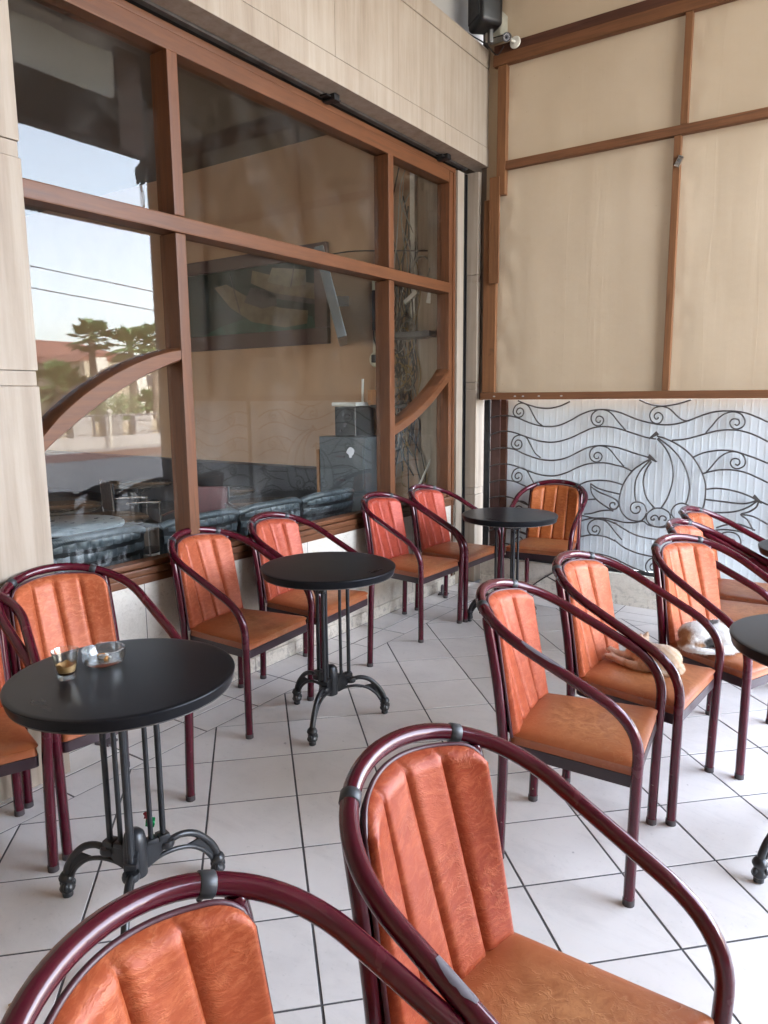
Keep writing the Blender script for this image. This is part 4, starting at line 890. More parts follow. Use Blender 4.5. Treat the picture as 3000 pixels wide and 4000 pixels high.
obj('carcass', MB().box(-1.27, -0.76, -0.40, 0.018, 0.0, 1.25), 'tv_grey', cb); obj('wood_side', MB().box(-1.302, -1.272, -0.41, 0.018, 0.0, 1.13), 'cabinet_wood', cb)
for k in range(5):
    z = 0.15+k*0.21; f = obj('drawer', MB().bbox(-1.255, -0.775, -0.415, -0.401, z, z+0.19, 0.004), 'tv_grey', cb)
    obj('handle', MB().bbox(-1.06, -0.97, -0.43, -0.4155, z+0.08, z+0.10, 0.004), 'bare_metal', f)
tag(obj('cardboard_box', MB().bbox(-0.90, -0.80, -0.16, -0.03, 1.53, 1.66, 0.004), 'cabinet_wood'), 'small orange carton behind the router', 'box')
obj('wall_panel', MB().box(-0.46, -0.311, -0.012, 0.0195, 0.0, 3.94).box(-0.31, -0.27, -0.10, -0.05, 0.0, 3.49), 'stone', bl)
sf = tag(obj('wall_shelf', MB().bbox(-0.62, -0.20, -0.26, -0.045, 2.085, 2.135, 0.004), 'black_plastic'), 'black wall shelf with cables hanging past it in the right pane', 'shelf')
sf2 = tag(obj('wall_shelf', MB().bbox(-0.80, -0.42, -0.26, 0.0, 1.50, 1.53, 0.004), 'black_plastic'), 'thin black shelf low behind the curved rail in the right pane', 'shelf')
tag(obj('cable_duct', MB().bbox(-0.53, -0.482, -0.03, 0.0195, 2.30, 3.93, 0.003).bbox(-0.53, -0.482, -0.03, 0.0195, 2.14, 2.296, 0.003), 'white_plastic'), 'white vertical cable duct on the end wall in the right pane', 'duct')
tag(obj('amplifier_box', MB().bbox(-0.86, -0.70, -0.14, -0.005, 2.18, 2.52, 0.01), 'black_plastic'), 'black splitter box on the end wall among the cables', 'box')
tag(obj('power_brick', MB().bbox(-0.83, -0.72, -0.10, -0.01, 1.72, 1.86, 0.01), 'black_plastic'), 'black power brick hanging low among the cables', 'box')
for (c, mat, lab) in (((-0.50, -0.06, 2.44), 'white_plastic', 'white cable connector tilted beside the duct'), ((-0.27, -0.12, 2.44), 'white_plastic', 'white connector block near the right stile')):
    o = tag(obj('connector', MB().bbox(-0.075, 0.075, -0.015, 0.015, -0.02, 0.02, 0.004), mat, loc=c), lab, 'connector'); o.rotation_euler = (0, R(-35 if c[0] < -0.4 else -78), 0)
rc = random.Random(4)
for mat, n, lab in (('cable_black', 22, 'tangle of black cables hanging on the end wall in the right pane'), ('cable_white', 12, 'loops of white cables hanging on the end wall in the right pane'), ('cable_yellow', 4, 'yellow cables hanging down the end wall in the right pane')):
    mb = MB()
    for k in range(n):
        x = rc.uniform(-0.84, -0.50); zt = rc.uniform(2.2, 2.6) if k % 3 else rc.uniform(2.8, 3.6); zb = rc.uniform(0.75, 1.7)
        pts = [(x, -0.01, zt)]; m = 6
        for j in range(1, m+1):
            pts.append((x+rc.uniform(-0.09, 0.09)*(1 if j < m else 1.5), -rc.uniform(0.01, 0.07), zt+(zb-zt)*j/m+rc.uniform(-0.05, 0.05)))
        if k % 4 == 0: pts += [(x+0.15, -0.05, zb+0.1), (x+0.1, -0.04, zb+0.3)]
        mb.tube(smooth_path(pts, 5), 0.0055 if mat != 'cable_black' else 0.0065, 5)
    for k in range(3):
        cx, cz, rr = rc.uniform(-0.72, -0.5), rc.uniform(1.6, 2.3), rc.uniform(0.06, 0.12)
        mb.tube([(cx+rr*math.cos(t*0.5), -0.05-0.002*t, cz+rr*1.1*math.sin(t*0.5)) for t in range(16)], 0.005, 5)
    tag(obj('cable_tangle', mb, mat, None, True, 60), lab, 'cables', kind='stuff')
tag(obj('coiled_cable', MB().tube([(-0.38+0.09*math.cos(t*0.5), -0.07-0.001*t, 2.66+0.10*math.sin(t*0.5)) for t in range(26)], 0.008, 6), 'cable_white', None, True, 60), 'white cable coiled high in the right pane', 'cable')
tag(cable('cable', [(-0.20, -0.10, 2.78), (-0.8, -0.03, 2.86), (-1.2, -0.02, 2.90), (-1.6, -0.02, 2.89)], 0.006, 'cable_black'), 'black cable strung across the end wall above the television', 'cable')
tag(obj('broom_handle', MB().tube([(-0.42, -0.25, 0.62), (-0.24, -0.12, 1.10)], 0.010, 8), 'white_plastic', None, True), 'white stick leaning at the foot of the right pane', 'stick')

# ------------------------------------------------------------------ the street that the panes mirror
tag(obj('ground', MB().box(-900, 900, -900, 900, -1.2, -0.30), 'earth'), 'bare ground round the cafe', kind='structure')
tag(obj('pavement', MB().box(XMAX+0.001, 8.4, -80, 90, -0.299, -0.06), 'pavement'), 'pavement between terrace and road', kind='structure')
tag(obj('road', MB().box(8.401, 16.4, -80, 90, -0.299, -0.19), 'asphalt'), 'asphalt road in front of the cafe', kind='structure')
tag(obj('kerb', MB().box(16.401, 16.7, -80, 90, -0.299, 0.02), 'kerb_red'), 'dark red kerb across the road', kind='structure')
tag(obj('pavement', MB().box(16.701, 18.2, -80, 90, -0.299, 0.0), 'pavement'), 'far pavement across the road', kind='structure')
tag(obj('parapet', MB().box(18.201, 18.5, -40, 60, -0.299, 0.36), 'parapet'), 'low pale parapet across the road', kind='structure')
rl = thing('street_railing', 'grey metal railing on the pale parapet across the road', 'railing')
obj('top_rail', MB().tube([(18.35, -40, 1.06), (18.35, 60, 1.06)], 0.035, 8), 'rail_metal', rl); obj('middle_rail', MB().tube([(18.35, -40, 0.86), (18.35, 60, 0.86)], 0.02, 6), 'rail_metal', rl); obj('lower_rail', MB().tube([(18.35, -40, 0.45), (18.35, 60, 0.45)], 0.02, 6), 'rail_metal', rl)
for k in range(40): obj('post', MB().box(18.32, 18.38, -20+k*1.6, -19.94+k*1.6, 0.36, 1.04), 'rail_metal', rl)
for k in range(14):
    y = 3.0+k*1.35; mb = MB().box(21, 21.3, y, y+0.75, -0.3, 0.95)
    tag(obj('garden_wall_block', mb, 'parapet' if k % 3 else 'pavement'), 'pierced garden wall panel beyond the railing', 'wall', 'garden wall panels beyond the railing')
tag(obj('garden_wall', MB().box(21.4, 21.6, -20, 50, -0.3, 0.75), 'house_wall'), 'low cream garden wall behind the pierced panels', 'wall')
def S(p, X=60.0, X0=45.0):
    k = (X+2.97)/(X0+2.97); return ((p[0]+5.5)*k-5.5, 1.6+(p[1]-1.6)*k)
# house with the red hipped roof
hs = thing('red_roofed_house', 'cream house with red hipped tile roof across the road', 'house')
yl, yr = 29.8, 40.4; zr, ze = 7.1, 5.25; X = 60
obj('wall', MB().box(X, X+10, yl+0.6, yr-0.5, -0.3, ze-0.35).box(X-1.6, X, yl+0.6, yl+5.0, -0.3, ze-0.36), 'house_wall', hs)
rf = MB(); a = [(X-2.4, yl, ze), (X-2.4, yr, ze), (X+11, yr, ze), (X+11, yl, ze), (X+3.0, yl+2.8, zr), (X+3.0, yr-3.2, zr), (X+6, yr-3.2, zr), (X+6, yl+2.8, zr)]
obj('roof', rf.add(a, [(0, 1, 5, 4), (1, 2, 6, 5), (2, 3, 7, 6), (3, 0, 4, 7), (4, 5, 6, 7), (0, 3, 2, 1)]), 'roof_tile', hs)
obj('cornice', MB().box(X-2.3, X+10.9, yl+0.1, yr-0.1, ze-0.34, ze-0.01), 'cornice', hs)
for (y, z0_, z1_) in ((yl+1.4, 2.6, 4.6), (yl+3.2, 2.6, 4.6), (yl+6.2, 2.7, 4.5), (yl+8.3, 2.7, 4.5)):
    xx = X-1.6 if y < yl+5 else X
    w = obj('window', MB().box(xx-0.06, xx-0.002, y-0.08, y+1.28, z0_-0.08, z1_+0.08), 'house_white', hs); obj('pane', MB().box(xx-0.075, xx-0.062, y, y+1.2, z0_, z1_), 'house_glass', w); obj('transom', MB().box(xx-0.09, xx-0.076, y, y+1.2, z0_+1.3, z0_+1.42), 'house_white', w)
b2 = thing('buttressed_building', 'cream building with sloping white buttresses across the road', 'building')
X = 50
obj('wall', MB().box(X, X+8, 29.5, 46, -0.3, 4.6), 'house_wall', b2)
for y, d in ((30.2, 0), (33.6, 0), (37.0, 0)):
    obj('buttress', MB().prism([(X-1.7, -0.3), (X-0.001, -0.3), (X-0.001, 4.9), (X-0.5, 4.9)], 'y', y, y+1.0), 'house_white', b2)
obj('lower_roof', MB().prism([(29.2, 4.6), (36.5, 4.6), (33.0, 5.3), (30.5, 5.3)], 'x', X+0.5, X+7), 'roof_tile', b2)
for y in (31.9, 35.3):
    for z in (0.6, 2.7):
        w = obj('window', MB().box(X-0.06, X-0.002, y-0.05, y+0.65, z-0.05, z+0.95), 'house_white', b2); obj('pane', MB().box(X-0.075, X-0.062, y, y+0.6, z, z+0.9), 'house_glass', w)
ac = obj('air_conditioner', MB().bbox(X-0.4, X-0.01, 31.25, 31.85, 1.55, 1.95, 0.03), 'white_plastic', b2); obj('fan_grille', MB().lathe([(0.15, 0), (0.14, 0.02)], 16), 'black_plastic', ac).matrix_local = Matrix.Translation((X-0.4, 31.5, 1.75)) @ Euler((0, R(-90), 0)).to_matrix().to_4x4()
def palm(x, y, h, cr, label, n=46):
    t = thing('palm_tree', label, 'palm tree', (x, y, -0.3))
    pr = []; k = 0
    for i in range(int(h/0.16)):
        z = i*0.16; r = 0.20-0.05*z/h; pr += [(r*1.12, z), (r*0.92, z+0.10)]
    pr.append((0.12, h)); obj('trunk', MB().lathe(pr, 10), 'palm_trunk', t, True, 30)
    mb = MB(); rp = random.Random(int(x*7+y))
    for i in range(n):
        az = rp.uniform(0, 2*PI); el = rp.uniform(-0.6, 1.35); L = cr*rp.uniform(0.45, 0.62)
        d = Vector((math.cos(az)*math.cos(el), math.sin(az)*math.cos(el), math.sin(el))); base = Vector((0, 0, h)); tip = base+d*L
        mb.tube([base, base.lerp(tip, 0.5)+Vector((0, 0, 0.04)), tip], 0.018, 4)
        side = d.cross(Vector((0, 0, 1))).normalized(); upv = side.cross(d)
        for q in range(15):                                   # fan of stiff leaflets
            aa = (q/14-0.5)*2.6; dd = (d*math.cos(aa)+side*math.sin(aa)).normalized(); ll = cr*rp.uniform(0.42, 0.56)*(1-0.25*abs(aa)/1.3)
            p1 = tip+dd*ll*0.6; p2 = tip+dd*ll+Vector((0, 0, -0.16*ll)); w = 0.05*cr/1.2
            s2 = dd.cross(upv).normalized()*w
            mb.add([tip, p1-s2, p2, p1+s2], [(0, 1, 2), (0, 2, 3)])
    obj('crown', mb, 'palm_leaf', t)
palm(32, 18.15, 5.0, 1.25, 'fan palm standing in front of the red roof')
palm(30, 19.05, 4.55, 1.35, 'fan palm right of the red roofed house')
palm(34, 23.6, 5.3, 1.3, 'fan palm half hidden by the street post')
palm(33, 16.7, 2.6, 1.5, 'low bushy palm left of the tall palm')
palm(33.5, 17.6, 2.2, 1.4, 'low bushy palm at the foot of the house')
palm(40, 27.6, 1.6, 1.1, 'young palm before the buttressed building')
def bush(x, y, r, h, label, mat='bush_leaf'):
    mb = MB(); rp = random.Random(int(x*3+y*11))
    for i in range(900):
        a, b, q = rp.uniform(0, 2*PI), rp.uniform(-1, 1), rp.random()**0.4
        p = Vector((r*q*math.cos(a)*math.sqrt(1-b*b), r*q*math.sin(a)*math.sqrt(1-b*b), h/2+h/2*q*b)); s = rp.uniform(0.06, 0.13)
        u = Vector((rp.uniform(-1, 1), rp.uniform(-1, 1), rp.uniform(-1, 1))).normalized(); v = u.orthogonal().normalized()
        mb.add([p-u*s, p+v*s*0.5, p+u*s, p-v*s*0.5], [(0, 1, 2, 3)])
    t = thing('shrub', label, 'shrub', (x, y, -0.3)); obj('foliage', mb, mat, t); obj('stem', MB().tube([(0, 0, 0), (0, 0, h*0.6)], 0.05, 6), 'palm_trunk', t)
bush(28, 17.2, 0.9, 2.2, 'yellow green shrub behind the railing left of the palms'); bush(27, 15.2, 1.1, 2.4, 'dense shrub at the left behind the railing'); bush(29, 20.6, 0.7, 1.6, 'small shrub between the palm trunks'); bush(36, 19.0, 1.6, 3.4, 'tall shrub before the red roofed house')
for k, z in enumerate((4.75, 4.24)):
    tag(cable('overhead_wire', [(14, -12, z+0.98), (14, 4.5, z), (14, 8.2, z-0.22), (14, 30, z-1.51)], 0.012, 'cable_black'), ('upper' if k == 0 else 'lower')+' overhead wire across the sky over the street', 'wire')
for y, lab in ((9.2, 'white parking post left of the railing'), (12.6, 'white parking post right on the railing')):
    o = thing('bollard', lab, 'bollard', (18.0, y, 0)); obj('post', MB().lathe([(0.06, 0), (0.06, 1.15), (0.09, 1.16), (0.09, 1.24), (0.02, 1.27)], 12), 'house_white', o, True)
# a block of flats further along, and one on the near side street, closing the street
for (x, y, w, d, h, lab) in ((56, 2, 10, 20, 7.0, 'long cream house left of the red roofed one'), (62, 58, 12, 22, 8.0, 'cream house far right across the road')):
    t = thing('town_house', lab, 'house'); obj('wall', MB().box(x, x+w, y, y+d, -0.3, h), 'house_wall', t); obj('roof', MB().box(x-0.4, x+w+0.4, y-0.4, y+d+0.4, h+0.001, h+0.35), 'roof_tile', t)
    for k in range(6):
        for z in (1.0, 4.0):
            f = obj('window', MB().box(x-0.06, x-0.002, y+1.5+k*3.1, y+2.9+k*3.1, z, z+1.6), 'house_white', t); obj('pane', MB().box(x-0.08, x-0.062, y+1.6+k*3.1, y+2.8+k*3.1, z+0.1, z+1.5), 'house_glass', f)

# ------------------------------------------------------------------ cafe chairs
TR = 0.0178
HW, HV, HD, HZ, HS, VB = 0.270, -0.124, 0.240, 0.912, 0.497, 0.228
def hoop_z(v): return HZ-HS*(v-(HV-HD))
def hoop_pt(phi):
    c, s = math.cos(phi), math.sin(phi)
    u = HW*math.copysign(abs(c)**0.98, c); v = HV-HD*abs(s)**0.98
    return Vector((v, -u, hoop_z(v)))
def side_path(s):
    # s=+1: sitter's right (local -y); rises from the front leg, bends back and becomes the arm
    y = -s*HW; p = [Vector((0.2235, -s*0.2600, 0.425)), Vector((0.2250, -s*0.2625, 0.47))]
    P0, P1, P2 = Vector((VB-0.002, -s*0.2640, 0.50)), Vector((VB, -s*0.268, hoop_z(VB))), Vector((0.105, y, hoop_z(0.105)))
    for i in range(10):
        t = i/9; p.append(P0*(1-t)**2+P1*2*t*(1-t)+P2*t*t)
    for v in (0.06, 0.01, -0.05): p.append(Vector((v, y, hoop_z(v))))
    return p
hoop = [hoop_pt(PI*k/40) for k in range(41)]
def seat_outline(inset=0.0, n=7):
    c = [(0.222, 0.240), (0.222, -0.240), (-0.215, -0.198), (-0.215, 0.198)]; rad = [0.022, 0.022, 0.04, 0.04]; out = []
    c = [(x-math.copysign(inset, x), y-math.copysign(inset, y)) for x, y in c]
    for i in range(4):
        p0, p1, p2 = Vector(c[i-1]), Vector(c[i]), Vector(c[(i+1) % 4]); r = rad[i]
        a = p1+(p0-p1).normalized()*r; b = p1+(p2-p1).normalized()*r
        for k in range(n): t = k/(n-1); out.append(a*(1-t)**2+p1*2*t*(1-t)+b*t*t)
    return out
BZ0, BZ1 = 0.452, 0.888
def back_top(u):
    a = abs(u); z = BZ1-0.020*(a/0.19)**2.0
    if a > 0.150: z -= 0.048*(1-math.sqrt(max(0, 1-((a-0.150)/0.046)**2)))
    return z
def back_pt(u, f, front):
    z = BZ0+f*(back_top(u)-BZ0); g = (z-BZ0)/0.436
    x = -0.203-0.138*g+u*u*(0.35+1.75*g)
    w = 1.02-0.035*g
    if front:
        fr = ((u/0.196)+1)*2; q = fr-math.floor(fr) if fr < 4 else 1.0
        edge = min(1, (0.196-abs(u))/0.014)*min(1, f/0.03)*min(1, (1-f)*0.44/0.016)
        x += (0.013+0.0125*(1-abs(2*q-1)**7.0))*max(0, edge)**0.6
    else: x -= 0.006
    return (x, -u*w, z)
def make_chair(label):
    t = thing('cafe_chair', label, 'chair')
    for s in (1, -1):
        y = -s*0.250
        l = obj('leg', MB().tube([(0.216, y, 0.006), (0.219, y*1.016, 0.2), (0.2235, y*1.04, 0.4251)], TR, 14, cap=False), 'tube', t, True)
        obj('foot_cap', MB().tube([(0.216, y, 0.0), (0.216, y, 0.022)], TR*1.06, 14), 'rubber_foot', l, True)
    for s in (1, -1):
        y = -s*0.2
        pth = smooth_path([(-0.228, -s*0.207, 0.006), (-0.222, -s*0.206, 0.25), (-0.222, -s*0.2045, 0.43), (-0.243, -s*0.2035, 0.62), (-0.276, -s*0.201, 0.80), (-0.2845, -s*0.1995, 0.840), (-0.287, -s*0.198, 0.862)], 4)
        l = obj('leg', MB().tube(pth, [TR]*(len(pth)-2)+[TR*0.97, TR*0.80], 14), 'tube', t, True)
        obj('foot_cap', MB().tube([(-0.228, -s*0.207, 0.0), (-0.228, -s*0.207, 0.022)], TR*1.06, 14), 'rubber_foot', l, True)
    path = side_path(1)+hoop+side_path(-1)[::-1]
    obj('arm_hoop', MB().tube(path, TR, 16, cap=False), 'tube', t, True, 70)
    # seat frame of flat bar
    o, i = seat_outline(-0.002, 5), seat_outline(0.022, 5); n = len(o); mb = MB()
    vs = [(p.x, p.y, 0.388) for p in o]+[(p.x, p.y, 0.4265) for p in o]+[(p.x, p.y, 0.4265) for p in i]+[(p.x, p.y, 0.388) for p in i]
    fs = [(a*n+k, a*n+(k+1) % n, ((a+1) % 4)*n+(k+1) % n, ((a+1) % 4)*n+k) for a in range(4) for k in range(n)]
    obj('seat_frame', mb.add(vs, fs), 'seat_frame_paint', t, True, 35)
    # padded seat
    rings = [(0.004, 0.4275), (-0.004, 0.436), (-0.006, 0.447), (0.0, 0.459), (0.010, 0.467), (0.026, 0.4725), (0.055, 0.4765), (0.09, 0.4795), (0.13, 0.481), (0.165, 0.4815)]
    mb = MB(); vs = []; fs = []; n = len(seat_outline())
    for k, (ins, z) in enumerate(rings):
        for p in seat_outline(ins):
            zz = z+(0.0022*noise.noise((p.x*22, p.y*22, 2.0)) if k > 2 else 0)+0.0012*noise.noise((p.x*60, p.y*60, 7.0))
            vs.append((p.x, p.y, zz))
    for k in range(len(rings)-1):
        for j in range(n): fs.append((k*n+j, k*n+(j+1) % n, (k+1)*n+(j+1) % n, (k+1)*n+j))
    fs += [tuple(range(n))[::-1], tuple((len(rings)-1)*n+j for j in range(n))]
    obj('seat', mb.add(vs, fs), 'seat', t, True, 75)
    # backrest: four padded channels between stitched seams
    mb = MB(); N, Q = 64, 26
    mb.grid(lambda a, b: back_pt((a*2-1)*0.196, b, True), N, Q); nf = (N+1)*(Q+1)
    mb.grid(lambda a, b: back_pt((1-a*2)*0.196, b, False), N, Q)
    def fi(i, j): return j*(N+1)+i
    def bi(i, j): return nf+j*(N+1)+(N-i)
    for j in range(Q): mb.f += [(fi(0, j), fi(0, j+1), bi(0, j+1), bi(0, j)), (fi(N, j+1), fi(N, j), bi(N, j), bi(N, j+1))]; mb.mi += [0, 0]
    for i in range(N): mb.f += [(fi(i, Q), fi(i+1, Q), bi(i+1, Q), bi(i, Q)), (fi(i+1, 0), fi(i, 0), bi(i, 0), bi(i+1, 0))]; mb.mi += [0, 0]
    bk = obj('backrest', mb, 'leather', t, True, 75)
    ring = [Vector(back_pt(-0.196, k/14, False)) for k in range(15)]+[Vector(back_pt(-0.196+0.392*k/40, 1, False)) for k in range(1, 40)]+[Vector(back_pt(0.196, 1-k/14, False)) for k in range(15)]
    obj('piping', MB().tube([p+Vector((0.003, 0, 0)) for p in ring], 0.0055, 6), 'piping', bk, True, 70)
    brd = [back_pt((k/30*2-1)*0.185, 0.96, False) for k in range(31)]
    obj('back_board', MB().grid(lambda a, b: tuple(Vector(back_pt((1-a*2)*0.185, 0.02+b*0.95, False))+Vector((-0.012, 0, 0))), 24, 10).grid(lambda a, b: tuple(Vector(back_pt((a*2-1)*0.185, 0.02+b*0.95, False))+Vector((-0.004, 0, 0))), 24, 10), 'piping', bk, True)
    for k in (11.7, 28.3):
        i0 = int(k); c = hoop[i0].lerp(hoop[i0+1], k-i0); d = (hoop[i0+1]-hoop[i0]).normalized()
        st = MB().tube([c-d*0.0125, c-d*0.011, c+d*0.011, c+d*0.0125], [TR*1.05, TR*1.13, TR*1.13, TR*1.05], 16)
        o2 = obj('strap', st, 'rubber_strap', t, True, 50)
        inn = Vector((-0.008, 0, -0.02)); side = Vector((0, 1 if c.y < 0 else -1, 0))*0.003
        obj('strap_tail', MB().tube([c+inn*0.8, c+inn*1.2+side, c+inn*1.4+side*2], [0.006, 0.005, 0.003], 6), 'rubber_strap', o2)
    return t
CH = [  # x, y, heading, label
 ('M', 2.525, -4.972, 0.130, 'nearest chair, cropped by the bottom edge, its orange back top filling the lower left'),
 ('A', 0.525, -3.935, -0.136, 'orange chair against the pier behind the table with the coffee glass'),
 ('A2', 0.436, -4.435, -0.365, 'chair half cut off by the left edge beside the coffee table'),
 ('B', 0.345, -2.964, 0.086, 'chair under the left mullion, between the coffee table and the middle table'),
 ('C', 0.322, -2.389, 0.082, 'chair by the marble wall right behind the middle table'),
 ('D', 0.335, -1.333, -0.024, 'redder chair at the wall, nearer one of the pair left of the corner table'),
 ('E', 0.368, -0.781, -0.027, 'redder chair at the wall, touching the corner table beside the stone pilaster'),
 ('F', 0.843, -0.263, -1.483, 'chair facing the camera behind the corner table before the iron grille'),
 ('G', 2.166, -3.126, 0.120, 'empty chair with a grey worn patch on its arm, nearest of the right hand row'),
 ('H', 2.217, -2.552, -0.078, 'chair with the ginger cat asleep on its seat'),
 ('I', 2.467, -1.997, -0.400, 'chair with the calico cat curled on its seat'),
 ('J', 2.395, -1.410, -0.027, 'chair directly behind the calico cat chair, only its hoop and seat showing'),
 ('K', 2.350, -0.900, -0.030, 'farthest chair of the right hand row, nearest the flame motif'),
 ('L', 2.556, -4.405, -0.083, 'large front chair at bottom centre with a chipped grey patch on its arm tube'),
]
chair0 = make_chair('x'); chairs = {}
for k, (n, x, y, a, lab) in enumerate(CH):
    g = 'burgundy framed chairs on the terrace'
    if k == 0:
        chair0.location = (x, y, 0); chair0.rotation_euler = (0, 0, a); chair0['label'] = lab; chair0['group'] = g; chairs[n] = chair0
    else: chairs[n] = dup(chair0, (x, y, 0), a, lab, g)
TINT = dict(A=(1.05, 1.0, 1.3), B=(1.02, 0.98, 1.2), C=(1.02, 0.95, 1.2), D=(1.0, 0.72, 1.0), E=(1.0, 0.74, 1.0), F=(0.95, 1.0, 0.8), G=(1.0, 0.95, 1.0), H=(1.02, 0.92, 1.2), I=(1.02, 0.95, 1.2), J=(1.02, 0.95, 1.2), K=(0.95, 1.05, 0.8), L=(0.88, 0.85, 0.80), M=(0.98, 0.95, 1.0))
for n, ch in chairs.items():                                  # the covers have aged to slightly different reds and oranges
    for part in ch.children:
        if part.name.startswith('backrest'): part.color = TINT.get(n, (1.0, 1.0, 1.0))+(1.0,)
def worn(chair, pts, seed):
    # scraped patch: a thin shell of bare metal lying on the arm tube; pts = index range along a side path, angle range
    side, a0, a1, t0, t1 = pts
    pth = [Vector(p) for p in side]; mb = MB(); nu, nv = 14, 8; rs = random.Random(seed)
    def pt(f):
        p = f*(len(pth)-1); i = min(int(p), len(pth)-2); return pth[i].lerp(pth[i+1], p-i), (pth[i+1]-pth[i]).normalized()
    def fn(u, v):
        w = 1-0.55*abs(2*u-1)**2.2+0.18*noise.noise((u*6, seed, 0)); vv = 0.5+(v-0.5)*w
        c, d = pt(t0+(t1-t0)*u); up = Vector((0, 0, 1)); sx = d.cross(up).normalized(); uz = sx.cross(d)
        a = a0+(a1-a0)*vv; return tuple(c+(sx*math.cos(a)+uz*math.sin(a))*(TR+0.0006))
    o = obj('worn_patch', mb.grid(fn, nu, nv), 'bare_metal', chairs[chair], True, 80)
    o['label'] = 'scraped grey patch on the arm tube'
armR = [hoop[0], side_path(1)[-1], side_path(1)[-2]]
armR = hoop[:6][::-1]+side_path(1)[::-1][:5]
worn('G', (armR, 0.25*PI, 0.80*PI, 0.36, 0.66), 3)
worn('L', (armR, 0.35*PI, 0.85*PI, 0.585, 0.70), 8)

# ------------------------------------------------------------------ bistro tables
def make_table(label):
    t = thing('bistro_table', label, 'table')
    obj('tabletop', MB().lathe([(0.29, 0.757), (0.316, 0.7572), (0.3185, 0.7595), (0.3255, 0.7865), (0.3262, 0.7895), (0.3248, 0.7922), (0.3215, 0.7936), (0.31, 0.7940)], 80), 'table', t, True, 32)
    obj('edge_lip', MB().lathe([(0.305, 0.7545), (0.3165, 0.7545), (0.3165, 0.7568), (0.305, 0.7568)], 72, cap=False), 'table_edge', t, True)
    hub = MB().lathe([(0.012, 0.128), (0.034, 0.140), (0.036, 0.225), (0.035, 0.255), (0.030, 0.277), (0.018, 0.289), (0.004, 0.292)], 18)
    obj('hub', hub, 'cast_iron', t, True, 50)
    obj('top_hub', MB().lathe([(0.034, 0.695), (0.036, 0.715), (0.036, 0.7535)], 16), 'cast_iron', t, True, 50)
    for k in range(3):
        a = 2*PI*k/3; m = Matrix.Rotation(a, 4, 'Z')
        def X(mb):
            mb.v = [tuple(m @ Vector(p)) for p in mb.v]; return mb
        w = MB().prism([(0.03, 0.160), (0.06, 0.168), (0.085, 0.188), (0.098, 0.190), (0.100, 0.232), (0.03, 0.232)], 'y', -0.014, 0.014)
        w.bbox(0.072, 0.108, -0.019, 0.019, 0.222, 0.2405, 0.004).bbox(0.034, 0.071, -0.016, 0.016, 0.222, 0.2385, 0.004)
        w.lathe([(0.024, 0.1905), (0.027, 0.200), (0.024, 0.212)], 12, (0.101, 0, 0))
        obj('wing', X(w), 'cast_iron', t, True, 45)
        w = MB().prism([(0.03, 0.71), (0.105, 0.71), (0.112, 0.7535), (0.03, 0.7535)], 'y', -0.013, 0.013).bbox(0.076, 0.112, -0.018, 0.018, 0.701, 0.719, 0.004)
        w.lathe([(0.019, 0.680), (0.022, 0.687), (0.019, 0.695)], 12, (0.094, 0, 0))
        obj('top_wing', X(w), 'cast_iron', t, True, 45)
        obj('column', X(MB().tube([(0.092, 0, 0.2385), (0.092, 0, 0.703)], 0.0095, 12, cap=False)), 'cast_iron', t, True)
        obj('column', X(MB().tube([(0.052, 0, 0.2365), (0.052, 0, 0.711)], 0.0080, 12, cap=False)), 'cast_iron', t, True)
        pu = smooth_path([(0.108, 0, 0.203), (0.150, 0, 0.208), (0.200, 0, 0.190), (0.245, 0, 0.145), (0.268, 0, 0.105), (0.276, 0, 0.075)], 4)
        pl = smooth_path([(0.034, 0, 0.150), (0.075, 0, 0.165), (0.130, 0, 0.166), (0.185, 0, 0.150), (0.230, 0, 0.115), (0.255, 0, 0.078)], 4)
        leg = MB().tube(pu, [0.0105+0.0025*i/len(pu) for i in range(len(pu))], 10).tube(pl, 0.0075, 8)
        n = len(pu); web = []
        for i in range(n//2, n): web.append((pu[i], pl[min(i, len(pl)-1)]))
        vs = []; fs = []
        for p, q in web:
            for yy in (-0.004, 0.004): vs += [(p.x, yy, p.z), (q.x, yy, q.z)]
        for i in range(len(web)-1):
            b = i*4; fs += [(b, b+4, b+5, b+1), (b+2, b+3, b+7, b+6)]
        leg.add(vs, fs)
        l = obj('leg', X(leg), 'cast_iron', t, True, 50)
        f = MB().lathe([(0.012, 0.0), (0.0165, 0.003), (0.0172, 0.012), (0.0158, 0.017), (0.0225, 0.024), (0.0250, 0.031), (0.0215, 0.040), (0.0180, 0.048), (0.0195, 0.056), (0.0240, 0.063), (0.0250, 0.069), (0.0205, 0.079), (0.0125, 0.088)], 18, (0.276, 0, 0))
        for q in range(3): f.ellipsoid((0.276+0.019*math.cos(q*2.1), 0.019*math.sin(q*2.1), 0.042), (0.009, 0.009, 0.015), (0, 0, 0), 8, 6)
        obj('foot', X(f), 'cast_iron', l, True, 50)
    return t
TB = [ # centre, angle of one foot, label
 (1.155, -4.250, math.atan2(-4.341+4.25, 0.84-1.155), 'black round table at the left with the coffee glass and ashtray'),
 (0.785, -2.825, math.atan2(-3.087+2.825, 0.880-0.785), 'empty black round table in the middle before the marble wall'),
 (0.865, -0.945, math.atan2(-1.01+0.945, 0.592-0.865), 'black round table in the corner under the stone pilaster'),
 (2.89, -2.770, math.atan2(-3.02+2.770, 2.72-2.89), 'black table cut off by the right edge beside the calico cat chair'),
 (2.755, -1.12, math.atan2(-1.13+1.12, 2.48-2.755), 'farthest black table at the right edge before the grille'),
]
for k, (x, y, a, lab) in enumerate(TB):
    if k == 0:
        tb0 = make_table(lab); tb0.location = (x, y, 0); tb0.rotation_euler = (0, 0, a); tb0['group'] = 'black bistro tables on the terrace'
    else: dup(tb0, (x, y, 0), a, lab, 'black bistro tables on the terrace')

